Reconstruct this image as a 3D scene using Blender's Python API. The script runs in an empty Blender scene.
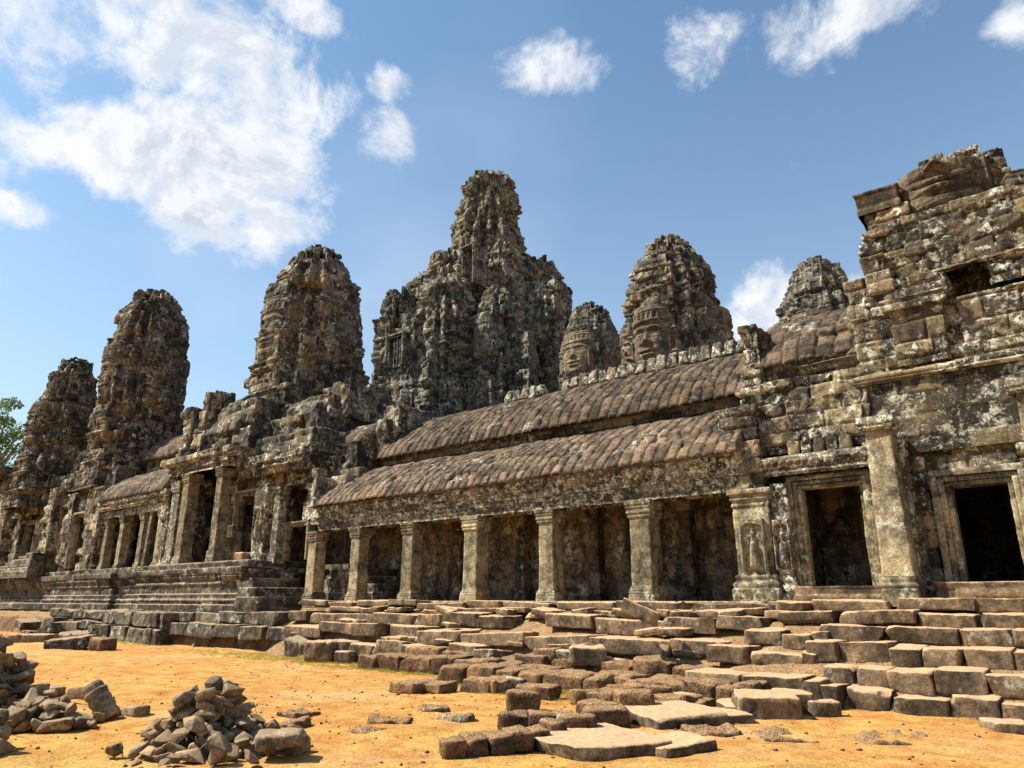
import bpy, bmesh, math, random
import numpy as np
from mathutils import Vector, Matrix, Euler
S = bpy.context.scene
COL = S.collection
R_ = math.radians

# ------------------------------------------------------------------ camera, sky, sun, exposure
EYE = 1.75
F_PX, PITCH, AZ = 720.0, math.atan(216 / 720.0), R_(39.5)
cd = bpy.data.cameras.new('camera'); cam = bpy.data.objects.new('camera', cd); COL.objects.link(cam)
cam.location = (0, 0, EYE); cam.rotation_euler = (math.pi / 2 + PITCH, 0, AZ)
cd.sensor_width = 36; cd.lens = F_PX / 1024 * 36; cd.clip_start = .1; cd.clip_end = 5000
S.camera = cam
SUN_AZ, SUN_EL = (-0.80, -0.60), R_(50)
_n = math.hypot(*SUN_AZ); SD = Vector((SUN_AZ[0] / _n * math.cos(SUN_EL), SUN_AZ[1] / _n * math.cos(SUN_EL), math.sin(SUN_EL)))
sl = bpy.data.lights.new('sun', 'SUN'); sl.energy = 5.0; sl.angle = R_(.5); sl.color = (1, .91, .76)
so = bpy.data.objects.new('sun', sl); COL.objects.link(so); so.rotation_euler = SD.to_track_quat('Z', 'Y').to_euler(); so.location = (0, 0, 60)
S.view_settings.view_transform = 'Standard'; S.view_settings.look = 'None'; S.view_settings.gamma = 1
S.view_settings.use_curve_mapping = False; S.view_settings.exposure = 0.97
S.render.engine = 'CYCLES'

HD = Vector((-math.sin(AZ), math.cos(AZ), 0)); RT = Vector((math.cos(AZ), math.sin(AZ), 0))
FWD = HD * math.cos(PITCH) + Vector((0, 0, math.sin(PITCH))); UPV = HD * -math.sin(PITCH) + Vector((0, 0, math.cos(PITCH)))
def ray(x, y): return FWD + RT * ((x - 512) / F_PX) - UPV * ((y - 384) / F_PX)
def at_z(x, y, z):
    d = ray(x, y); t = (z - EYE) / d.z; return Vector((d.x * t, d.y * t, z))
def at_y(x, y, Y):
    d = ray(x, y); t = Y / d.y; return Vector((d.x * t, Y, EYE + d.z * t))
def at_d(x, y, D):
    d = ray(x, y); t = D / math.hypot(d.x, d.y); return Vector((d.x * t, d.y * t, EYE + d.z * t))

class NT:
    """small node tree helper"""
    def __init__(s, tree): s.t = tree; s.n = tree.nodes; s.l = tree.links
    def new(s, ty, **kw):
        n = s.n.new(ty)
        for k, v in kw.items(): setattr(n, k, v)
        return n
    def put(s, sock, v):
        if isinstance(v, bpy.types.NodeSocket): s.l.new(v, sock)
        elif v is not None:
            try: sock.default_value = v
            except Exception: sock.default_value = (v[0], v[1], v[2], 1)
    def m(s, op, a, b=None, c=None, clamp=False):
        n = s.new('ShaderNodeMath', operation=op, use_clamp=clamp)
        for i, v in enumerate((a, b, c)):
            if v is not None: s.put(n.inputs[i], v)
        return n.outputs[0]
    def vm(s, op, a, b=None):
        n = s.new('ShaderNodeVectorMath', operation=op); s.put(n.inputs[0], a)
        if b is not None: s.put(n.inputs[1], b)
        return n.outputs['Value'] if op in ('DOT_PRODUCT', 'LENGTH') else n.outputs[0]
    def noise(s, vec, scale, detail=4, rough=.55, dist=0):
        n = s.new('ShaderNodeTexNoise'); s.put(n.inputs['Vector'], vec); n.inputs['Scale'].default_value = scale
        n.inputs['Detail'].default_value = detail; n.inputs['Roughness'].default_value = rough; n.inputs['Distortion'].default_value = dist
        return n.outputs['Fac']
    def ss(s, v, a, b, lo=0., hi=1.):
        n = s.new('ShaderNodeMapRange', interpolation_type='SMOOTHSTEP'); s.put(n.inputs[0], v)
        for i, q in enumerate((a, b, lo, hi)): n.inputs[i + 1].default_value = q
        return n.outputs[0]
    def mix(s, f, a, b, mode='MIX'):
        n = s.new('ShaderNodeMix', data_type='RGBA', blend_type=mode); s.put(n.inputs['Factor'], f)
        s.put(n.inputs[6], a if isinstance(a, bpy.types.NodeSocket) else (*a, 1)); s.put(n.inputs[7], b if isinstance(b, bpy.types.NodeSocket) else (*b, 1))
        return n.outputs[2]
    def scalev(s, vec, sc):
        n = s.new('ShaderNodeMapping'); s.put(n.inputs[0], vec); n.inputs['Scale'].default_value = sc; return n.outputs[0]

W = bpy.data.worlds.new('World'); S.world = W; W.use_nodes = True
w = NT(W.node_tree); w.n.clear()
sky = w.new('ShaderNodeTexSky', sky_type='NISHITA'); sky.sun_disc = False; sky.sun_elevation = SUN_EL
sky.sun_rotation = math.atan2(SD.x, SD.y); sky.air_density = 1.0; sky.dust_density = 1.0; sky.ozone_density = 1.2
D = w.vm('NORMALIZE', w.new('ShaderNodeTexCoord').outputs['Generated'])
sx = w.new('ShaderNodeSeparateXYZ'); w.put(sx.inputs[0], D)
den = w.m('ADD', w.m('MAXIMUM', sx.outputs[2], 0.0), .25)
cv = w.new('ShaderNodeVectorMath', operation='SCALE'); w.put(cv.inputs[0], D); w.put(cv.inputs['Scale'], w.m('DIVIDE', .8, den)); cv = cv.outputs[0]
Dn = w.vm('ADD', D, (3.13, 1.71, .42))
n1 = w.noise(Dn, 8.0, 14, .64, .3)
n2 = w.noise(w.vm('ADD', Dn, tuple(SD * .035)), 8.0, 8, .60, .3)
CL = [(120, -5, 165, 60, 1), (215, 55, 110, 70, 1.1), (265, 95, 84, 58, 1.1), (225, 150, 108, 70, 1.15), (230, 215, 95, 52, 1.1), (130, 150, 110, 55, 1.0),
      (60, 20, 90, 60, .75), (15, 60, 60, 60, .6), (25, 140, 70, 32, .85), (20, 208, 55, 24, .85), (305, 14, 50, 22, .52), (388, 147, 38, 28, .46), (545, 62, 64, 26, .40),
      (702, 50, 50, 38, .46), (872, 2, 110, 52, .78), (1018, 12, 30, 34, .62), (758, 312, 46, 46, .75), (852, 296, 26, 20, .62), (400, 84, 20, 12, .20), (-160, 90, 200, 190, .9)]
mask = None
for (cx, cy, rx, ry, k) in CL:
    c = ray(cx, cy).normalized(); t1 = c.cross(Vector((0, 0, 1))).normalized(); t2 = t1.cross(c)
    sc = 720 / math.sqrt(720 ** 2 + (cx - 512) ** 2 + (cy - 384) ** 2) / 720
    dv = w.vm('SUBTRACT', D, tuple(c))
    a = w.m('DIVIDE', w.vm('DOT_PRODUCT', dv, tuple(t1)), rx * sc); b = w.m('DIVIDE', w.vm('DOT_PRODUCT', dv, tuple(t2)), ry * sc)
    q = w.m('MULTIPLY', w.m('SUBTRACT', 1.0, w.m('ADD', w.m('MULTIPLY', a, a), w.m('MULTIPLY', b, b))), k)
    q = w.m('MAXIMUM', q, -.7)
    mask = q if mask is None else w.new('ShaderNodeMath', operation='SMOOTH_MAX') and w.m('MAXIMUM', mask, q)
dens = w.m('ADD', w.m('MULTIPLY', mask, .68), w.m('MULTIPLY', w.m('SUBTRACT', n1, .51), 2.8))
cov = w.ss(dens, .0, .66)
lit = w.ss(w.m('SUBTRACT', n1, n2), -.06, .09)
thick = w.ss(dens, .25, .75)
shade = w.m('MULTIPLY', thick, w.ss(w.noise(D, 4.5, 4), .36, .60))
cc = w.mix(shade, (5.9, 6.05, 6.35), (3.9, 4.35, 5.0))
cc = w.mix(w.m('MULTIPLY', lit, .65), cc, (7.0, 7.0, 7.05))
haze_l = w.ss(w.noise(cv, .8, 5), .3, .75)
thin = w.m('MULTIPLY', w.ss(w.vm('DOT_PRODUCT', D, tuple(ray(90, 200).normalized())), .70, 1.0), w.m('MULTIPLY', haze_l, .75))
base = w.mix(1.0, sky.outputs[0], (.84, 1.09, 1.15), 'MULTIPLY')
thin = w.m('MAXIMUM', thin, w.m('MULTIPLY', w.m('POWER', w.m('SUBTRACT', 1.0, w.m('MAXIMUM', sx.outputs[2], 0.0)), 2.6), .72))
base = w.mix(thin, base, (5.0, 5.6, 6.3))
colr = w.mix(w.m('MULTIPLY', cov, .97), base, cc)
bg = w.new('ShaderNodeBackground'); w.put(bg.inputs[0], colr); bg.inputs[1].default_value = .082
wo = w.new('ShaderNodeOutputWorld'); w.l.new(bg.outputs[0], wo.inputs[0])

# ------------------------------------------------------------------ numpy helpers
rng = np.random.default_rng(7)
random.seed(7)
def _h(ix, iy, iz, s):
    n = (ix.astype(np.int64) * 374761393 + iy.astype(np.int64) * 668265263 + iz.astype(np.int64) * 1440662683 + int(s) * 974634777) & 0xffffffff
    n = ((n ^ (n >> 13)) * 1274126177) & 0xffffffff
    n = ((n ^ (n >> 15)) * 2246822519) & 0xffffffff
    return ((n ^ (n >> 16)) & 0xffffff) / float(0xffffff)
def vnoise(P, s=0):
    i = np.floor(P); f = P - i; f = f * f * (3 - 2 * f); i = i.astype(np.int64)
    x, y, z = i[..., 0], i[..., 1], i[..., 2]; fx, fy, fz = f[..., 0], f[..., 1], f[..., 2]
    def L(dx): 
        a = _h(x + dx, y, z, s) * (1 - fy) + _h(x + dx, y + 1, z, s) * fy
        b = _h(x + dx, y, z + 1, s) * (1 - fy) + _h(x + dx, y + 1, z + 1, s) * fy
        return a * (1 - fz) + b * fz
    return L(0) * (1 - fx) + L(1) * fx
def fbm(P, sc, o=3, s=0, g=.5):
    t = 0; a = 1; n = 0
    for k in range(o):
        t = t + a * (vnoise(P * sc * 2 ** k + 17.3 * k, s + k) - .5); n += a; a *= g
    return t / n * 2
def interp(t, pts):
    p = np.array(pts, float); return np.interp(t, p[:, 0], p[:, 1])
def blocks(u, z, ch, bw, seed):
    """stone courses: random value per block, second random value, distance to the joint"""
    r = np.random.default_rng(seed); lo, hi = float(z.min()) - 2, float(z.max()) + 2
    hs = ch * r.uniform(.78, 1.28, int((hi - lo) / ch / .75) + 4); zb = lo + np.concatenate([[0], np.cumsum(hs)])
    zw = z
    ci = np.clip(np.searchsorted(zb, zw) - 1, 0, len(hs) - 1)
    wv = bw * r.uniform(.65, 1.45, len(hs)); of = r.uniform(0, 50, len(hs))
    q = (u + of[ci]) / wv[ci]; q = q + .22 * np.sin(q * 2.1 + ci); bi = np.floor(q); fr = q - bi
    jd = np.minimum(np.minimum(fr, 1 - fr) * wv[ci], np.minimum(zw - zb[ci], zb[ci + 1] - zw))
    one = np.zeros_like(bi)
    return _h(bi, ci, one, seed + 5), _h(bi, ci, one + 3, seed + 9), jd
def mesh(name, V, Fs, mat, parent=None, rnd=None, smooth=False, org=None, link=True):
    """ONE mesh object; V world coordinates; Fs quads and/or triangles"""
    V = np.asarray(V, np.float32).reshape(-1, 3)
    if org is None: org = parent['_o'] if (parent is not None and '_o' in parent) else (0, 0, 0)
    V = V - np.asarray(org, np.float32)
    me = bpy.data.meshes.new(name)
    Fs = [np.asarray(f, np.int32) for f in (Fs if isinstance(Fs, list) else [Fs]) if len(f)]
    tot = np.concatenate([np.full(len(f), f.shape[1], np.int32) for f in Fs]); li = np.concatenate([f.ravel() for f in Fs])
    me.vertices.add(len(V)); me.vertices.foreach_set('co', V.ravel())
    me.loops.add(len(li)); me.loops.foreach_set('vertex_index', li)
    me.polygons.add(len(tot)); me.polygons.foreach_set('loop_start', np.concatenate([[0], np.cumsum(tot)[:-1]]).astype(np.int32))
    me.polygons.foreach_set('loop_total', tot)
    if smooth: me.polygons.foreach_set('use_smooth', np.ones(len(tot), bool))
    if rnd is None: rnd = np.full(len(V), .5)
    a = me.attributes.new('rnd', 'FLOAT', 'POINT'); a.data.foreach_set('value', np.asarray(rnd, np.float32).ravel())
    me.update(calc_edges=True); me.validate(verbose=False)
    if mat is not None: me.materials.append(mat)
    o = bpy.data.objects.new(name, me); o["_o"] = [float(q) for q in org]
    if link: COL.objects.link(o)
    if parent is not None: o.parent = parent
    else: o.location = org
    return o
def quads(nu, nv, closed=False):
    i, j = np.meshgrid(np.arange(nu if closed else nu - 1), np.arange(nv - 1), indexing='ij'); i2 = (i + 1) % nu
    return np.stack([i * nv + j, i2 * nv + j, i2 * nv + j + 1, i * nv + j + 1], -1).reshape(-1, 4)
def joinm(parts):
    V, Fq, Rr, o = [], [], [], 0
    for (v, f, r) in parts:
        v = np.asarray(v).reshape(-1, 3); V.append(v); Rr.append(np.broadcast_to(np.asarray(r, float).ravel(), (len(v),)) if np.size(r) == 1 else np.asarray(r).ravel())
        for g in (f if isinstance(f, list) else [f]): Fq.append(np.asarray(g) + o)
        o += len(v)
    return np.concatenate(V), Fq, np.concatenate(Rr)
def thing(name, label, cat, loc=(0, 0, 0), group=None):
    o = bpy.data.objects.new(name, None); COL.objects.link(o); o.location = loc; o.empty_display_size = .3
    o['label'] = label; o['category'] = cat; o['_o'] = [float(q) for q in loc]
    if group: o['group'] = group
    return o
def tag(o, label, cat, group=None, kind=None):
    o['label'] = label; o['category'] = cat
    if group: o['group'] = group
    if kind: o['kind'] = kind
    return o

# ------------------------------------------------------------------ materials
def stone(name, dark, mid, warm, lichen=.5, warm_amt=.4, stain=.5, moss=.0, bump=.5, scale=1., dust=0., dustc=(.5, .36, .22), lichc=(.55, .55, .43), fine=1., pits=0., var=.16):
    sc_ = lambda q: tuple(k_ * .74 for k_ in q)
    dark, mid, warm, dustc, lichc = sc_(dark), tuple(q * 1.12 for q in sc_(mid)), tuple(q * 1.1 for q in sc_(warm)), sc_(dustc), tuple(q * 1.2 for q in sc_(lichc))
    m = bpy.data.materials.new(name); m.use_nodes = True; t = NT(m.node_tree); t.n.clear()
    tc = t.new('ShaderNodeTexCoord'); oi = t.new('ShaderNodeObjectInfo')
    off = t.new('ShaderNodeVectorMath', operation='SCALE'); off.inputs[0].default_value = (37, 21, 13); t.put(off.inputs['Scale'], oi.outputs['Random'])
    P = t.vm('ADD', tc.outputs['Object'], off.outputs[0])
    at = t.new('ShaderNodeAttribute', attribute_name='rnd').outputs['Fac']
    big = t.noise(P, .55 * scale, 5, .6); med = t.noise(P, 2.3 * scale, 8, .68, .3); fin0 = t.noise(P, 13 * scale * fine, 8, .72)
    fin = t.ss(fin0, .30, .70); gra = t.ss(t.noise(P, 60 * scale, 3, .7), .3, .7); blo = t.noise(P, 3.1 * scale, 9, .7, .4)
    c = t.mix(t.ss(t.m('ADD', t.m('MULTIPLY', med, 1 - var), t.m('MULTIPLY', at, var)), .36, .64), dark, mid)
    wf = t.m('MULTIPLY', t.ss(t.m('ADD', t.m('MULTIPLY', t.noise(P, .9 * scale, 6, .6), 1 - var), t.m('MULTIPLY', at, var)), .50, .64), warm_amt)
    c = t.mix(wf, c, warm)
    st = t.noise(t.scalev(P, (1.8 * scale, 1.8 * scale, .22 * scale)), 1.5, 8, .66)
    c = t.mix(t.m('MULTIPLY', t.ss(st, .5, .62), stain), c, (.022, .020, .017))
    c = t.mix(t.m('MULTIPLY', t.m('MULTIPLY', t.ss(blo, .49, .56), t.ss(big, .40, .56)), min(1, stain * 1.7)), c, (.020, .019, .017))
    if moss: c = t.mix(t.m('MULTIPLY', t.ss(t.noise(P, 1.7 * scale, 7, .65), .54, .66), moss), c, (.13, .14, .045))
    bm2 = t.noise(P, 1.0 * scale, 6, .65)
    l1 = t.m('MULTIPLY', t.ss(t.noise(P, 4.2 * scale, 10, .76, .3), .505, .56), t.ss(bm2, .60 - .22 * lichen, .70 - .22 * lichen))
    l2 = t.m('MULTIPLY', t.ss(t.noise(P, 12 * scale, 7, .72), .545, .60), t.ss(t.noise(P, 1.4 * scale, 6, .65), .62 - .22 * lichen, .74 - .22 * lichen))
    lf = t.m('MAXIMUM', l1, t.m('MULTIPLY', l2, .8))
    c = t.mix(t.m('MULTIPLY', lf, min(1, .5 + lichen * .45)), c, lichc)
    v = t.m('MULTIPLY', t.m('ADD', .55, t.m('MULTIPLY', fin, .80)), t.m('ADD', .80, t.m('MULTIPLY', gra, .40)))
    v = t.m('MULTIPLY', v, t.m('ADD', 1 - var * .45, t.m('MULTIPLY', at, var * .9)))
    v = t.m('MULTIPLY', v, t.m('ADD', .80, t.m('MULTIPLY', oi.outputs['Random'], .40)))
    vc = t.new('ShaderNodeCombineXYZ'); [t.put(vc.inputs[i], v) for i in range(3)]
    c = t.mix(1.0, c, vc.outputs[0], 'MULTIPLY')
    if dust:
        ge = t.new('ShaderNodeNewGeometry'); sz = t.new('ShaderNodeSeparateXYZ'); t.put(sz.inputs[0], ge.outputs['Normal'])
        df = t.m('MULTIPLY', t.ss(t.m('ADD', sz.outputs[2], t.m('MULTIPLY', t.m('SUBTRACT', t.noise(P, 5, 6, .7), .5), 1.3)), .40, .80), dust)
        dv_ = t.m('ADD', .75, t.m('MULTIPLY', fin, .5)); dc_ = t.new('ShaderNodeCombineXYZ'); [t.put(dc_.inputs[i], dv_) for i in range(3)]
        c = t.mix(df, c, t.mix(1., dustc, dc_.outputs[0], 'MULTIPLY'))
    b = t.new('ShaderNodeBsdfPrincipled'); t.put(b.inputs['Base Color'], c); b.inputs['Roughness'].default_value = .93
    b.inputs['Specular IOR Level'].default_value = .15
    h = t.m('ADD', t.m('MULTIPLY', med, .7), t.m('MULTIPLY', fin0, .7))
    if pits:
        vo = t.new('ShaderNodeTexVoronoi'); t.put(vo.inputs['Vector'], P); vo.inputs['Scale'].default_value = 22
        h = t.m('ADD', h, t.m('MULTIPLY', t.ss(vo.outputs['Distance'], .1, .45), pits))
    bu = t.new('ShaderNodeBump'); bu.inputs['Strength'].default_value = bump; bu.inputs['Distance'].default_value = .06; t.put(bu.inputs['Height'], h)
    t.l.new(bu.outputs[0], b.inputs['Normal'])
    ou = t.new('ShaderNodeOutputMaterial'); t.l.new(b.outputs[0], ou.inputs[0])
    return m
M_TOW = stone('tower_stone', (.035, .031, .026), (.185, .162, .12), (.31, .225, .12), lichen=.48, warm_amt=.5, stain=.65)
M_CEN = stone('central_tower_stone', (.055, .052, .043), (.225, .205, .158), (.34, .255, .145), lichen=.50, warm_amt=.5, stain=.7)
M_WARM = stone('warm_tower_stone', (.042, .036, .028), (.20, .168, .122), (.36, .24, .125), lichen=.45, warm_amt=.6, stain=.65)
M_ROOF = stone('roof_stone', (.07, .05, .034), (.21, .15, .10), (.27, .19, .115), lichen=.22, warm_amt=.4, stain=.5, bump=.4, var=.18)
M_WALL = stone('wall_stone', (.05, .040, .030), (.18, .138, .092), (.36, .27, .13), lichen=.60, warm_amt=.5, stain=.55, moss=.25, scale=1.25, lichc=(.62, .61, .48), var=.30)
M_TRIM = stone('carved_stone', (.06, .05, .038), (.22, .18, .135), (.34, .25, .14), lichen=.85, warm_amt=.45, stain=.5, moss=.2, scale=1.5, lichc=(.60, .59, .45))
M_COLM = stone('column_stone', (.11, .09, .058), (.37, .31, .195), (.45, .335, .165), lichen=.4, warm_amt=.5, stain=.35, moss=.15, scale=1.3)
M_BACK = stone('inner_wall_stone', (.07, .055, .038), (.22, .17, .11), (.30, .21, .115), lichen=.3, warm_amt=.5, stain=.8, scale=.9, var=.05)
M_PLIN = stone('plinth_stone', (.045, .038, .03), (.18, .145, .105), (.30, .215, .13), lichen=.4, warm_amt=.4, stain=.5, dust=.75, dustc=(.45, .325, .205))
M_STEP = stone('step_sandstone', (.08, .056, .034), (.265, .185, .112), (.37, .245, .13), lichen=.2, warm_amt=.5, stain=.3, dust=.92, dustc=(.68, .445, .26), bump=.8)
M_LAT = stone('laterite', (.12, .068, .038), (.29, .165, .082), (.38, .22, .10), lichen=.15, warm_amt=.6, stain=.25, dust=.55, dustc=(.52, .33, .17), bump=1., pits=.5)
M_RUB = stone('rubble_stone', (.15, .105, .062), (.39, .275, .16), (.47, .32, .17), lichen=.2, warm_amt=.5, stain=.2, dust=.4, dustc=(.52, .38, .24), scale=2.)
M_FACE = stone('face_stone', (.085, .068, .048), (.25, .195, .135), (.36, .265, .155), lichen=.3, warm_amt=.55, stain=.3, dust=.0)

def ground_mat():
    m = bpy.data.materials.new('sandy_ground'); m.use_nodes = True; t = NT(m.node_tree); t.n.clear()
    P = t.new('ShaderNodeTexCoord').outputs['Object']
    a = t.noise(P, .35, 6, .6); b = t.noise(P, 2.2, 7, .65); f = t.noise(P, 30, 5, .7); g = t.noise(t.scalev(P, (.5, .9, 1)), .5, 6, .62)
    c = t.mix(t.ss(b, .35, .68), (.39, .178, .046), (.49, .262, .084))
    c = t.mix(t.m('MULTIPLY', t.ss(a, .48, .66), .55), c, (.45, .31, .155))
    gr = t.m('MULTIPLY', t.ss(t.m('ADD', t.m('MULTIPLY', g, .6), t.m('MULTIPLY', b, .4)), .47, .58), .5)
    c = t.mix(gr, c, (.42, .30, .08))
    c = t.mix(t.m('MULTIPLY', t.ss(t.noise(P, 6, 6, .7), .57, .68), .6), c, (.19, .10, .045))
    v = t.m('MULTIPLY', t.m('ADD', .58, t.m('MULTIPLY', t.ss(f, .3, .7), .72)), t.m('ADD', .88, t.m('MULTIPLY', t.ss(t.noise(P, 1.1, 8, .7), .3, .7), .24))); vc = t.new('ShaderNodeCombineXYZ'); [t.put(vc.inputs[i], v) for i in range(3)]
    c = t.mix(1., c, vc.outputs[0], 'MULTIPLY')
    s = t.new('ShaderNodeBsdfPrincipled'); t.put(s.inputs['Base Color'], c); s.inputs['Roughness'].default_value = .95; s.inputs['Specular IOR Level'].default_value = .1
    bu = t.new('ShaderNodeBump'); bu.inputs['Strength'].default_value = .7; bu.inputs['Distance'].default_value = .05
    t.put(bu.inputs['Height'], t.m('ADD', t.m('MULTIPLY', t.noise(P, 5, 9, .72), 1.3), t.m('MULTIPLY', f, .35))); t.l.new(bu.outputs[0], s.inputs['Normal'])
    t.l.new(s.outputs[0], t.new('ShaderNodeOutputMaterial').inputs[0]); return m
def plain(name, c1, c2, sc=6., rough=.8, trans=0.):
    m = bpy.data.materials.new(name); m.use_nodes = True; t = NT(m.node_tree); t.n.clear()
    P = t.new('ShaderNodeTexCoord').outputs['Object']; at = t.new('ShaderNodeAttribute', attribute_name='rnd').outputs['Fac']
    c = t.mix(t.m('ADD', t.m('MULTIPLY', at, .7), t.m('MULTIPLY', t.noise(P, sc, 4), .3)), c1, c2)
    s = t.new('ShaderNodeBsdfPrincipled'); t.put(s.inputs['Base Color'], c); s.inputs['Roughness'].default_value = rough; s.inputs['Specular IOR Level'].default_value = .2
    o = t.new('ShaderNodeOutputMaterial')
    if trans:
        tr = t.new('ShaderNodeBsdfTranslucent'); t.put(tr.inputs[0], c); mx = t.new('ShaderNodeMixShader'); mx.inputs[0].default_value = trans
        t.l.new(s.outputs[0], mx.inputs[1]); t.l.new(tr.outputs[0], mx.inputs[2]); t.l.new(mx.outputs[0], o.inputs[0])
    else: t.l.new(s.outputs[0], o.inputs[0])
    return m
M_GND = ground_mat()
M_LEAF = plain('leaves', (.05, .095, .022), (.19, .27, .075), 1.5, .6, .35)
M_BARK = plain('bark', (.09, .07, .05), (.2, .16, .12), 8)
M_GRASS = plain('dry_grass', (.22, .23, .035), (.45, .36, .085), 3, .8, .3)

# ------------------------------------------------------------------ building blocks of masonry
def mass_geo(x0, x1, y0, y1, z0, z1, prof=None, step=.06, ch=.38, bw=.75, amp=.05, joint=.03, jw=.03, no=.03, nsc=1.6, miss=.0, seed=1, back=True, top_jag=0., ornament=None, batter=0., warp=0., lean=None):
    """a rectangular body of coursed stone: prof = [(z, offset)...]; dense where the camera can see it"""
    hx, hy, cx, cy = (x1 - x0) / 2, (y1 - y0) / 2, (x0 + x1) / 2, (y0 + y1) / 2
    nx, ny = max(3, int(2 * hx / step)), max(3, int(2 * hy / step)); bx = max(2, nx // (6 if back else 1)); by = max(2, ny // (4 if back else 1))
    ss, uu = [], []
    for k in range(nx): a = -1 + 2 * k / nx; ss.append((a, -1)); uu.append((a + 1) * hx)
    for k in range(ny): a = -1 + 2 * k / ny; ss.append((1, a)); uu.append(2 * hx + (a + 1) * hy)
    for k in range(bx): a = 1 - 2 * k / bx; ss.append((a, 1)); uu.append(2 * hx + 2 * hy + (1 - a) * hx)
    for k in range(by): a = 1 - 2 * k / by; ss.append((-1, a)); uu.append(4 * hx + 2 * hy + (1 - a) * hy)
    ss = np.array(ss); uu = np.array(uu); n = len(uu)
    zz = np.linspace(z0, z1, max(3, int((z1 - z0) / step) + 1))
    if prof is not None: zz = np.unique(np.concatenate([zz, [min(max(p[0], z0), z1) for p in prof]]))
    nz = len(zz); U = np.repeat(uu[:, None], nz, 1); Z = np.repeat(zz[None], n, 0)
    d = np.zeros_like(U) if prof is None else np.interp(Z, [p[0] for p in prof], [p[1] for p in prof])
    d = d - batter * (Z - z0)
    b1, b2, jd = blocks(U, Z, ch, bw, seed)
    P = np.stack([cx + ss[:, None, 0] * (hx + d), cy + ss[:, None, 1] * (hy + d), Z], -1)
    d = d + amp * (b1 - .5) * 2 - joint * np.exp(-(jd / jw) ** 2) + no * fbm(P, nsc, 3, seed) + .3 * no * fbm(P, 6.5, 2, seed + 21)
    if miss: d = d - np.where(b2 > 1 - miss, .10 + .25 * b1, 0)
    if warp: d = d + warp * fbm(P, .45, 2, seed + 3)
    if ornament is not None: d = d + ornament(U, Z)
    if top_jag:
        tj = top_jag * (_h(np.floor(U / bw), np.floor(U * 0), np.floor(U * 0), seed + 31)); Z = z0 + (Z - z0) * (1 - tj / (z1 - z0))
    zo = .25 * no * fbm(P, 2.1, 2, seed + 8)
    P = np.stack([cx + ss[:, None, 0] * (hx + d), cy + ss[:, None, 1] * (hy + d), Z + zo], -1)
    ks = (.93, .7, .35, 0.)
    T = [np.stack([cx + ss[:, 0] * (hx + d[:, -1]) * k, cy + ss[:, 1] * (hy + d[:, -1]) * k, P[:, -1, 2] * k + (1 - k) * P[:, -1, 2].mean()], -1)[:, None] for k in ks]
    P = np.concatenate([P] + T, 1); rn = np.concatenate([b1] + [b1[:, -1:]] * 4, 1)
    if lean: P[..., 0] += lean[0] * (P[..., 2] - z0); P[..., 1] += lean[1] * (P[..., 2] - z0)
    return P.reshape(-1, 3), quads(n, nz + 4, True), rn.ravel()
def mass(name, parent, mat, *a, **k):
    V, Fq, r = mass_geo(*a, **k); return mesh(name, V, Fq, mat, parent, r)
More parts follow.
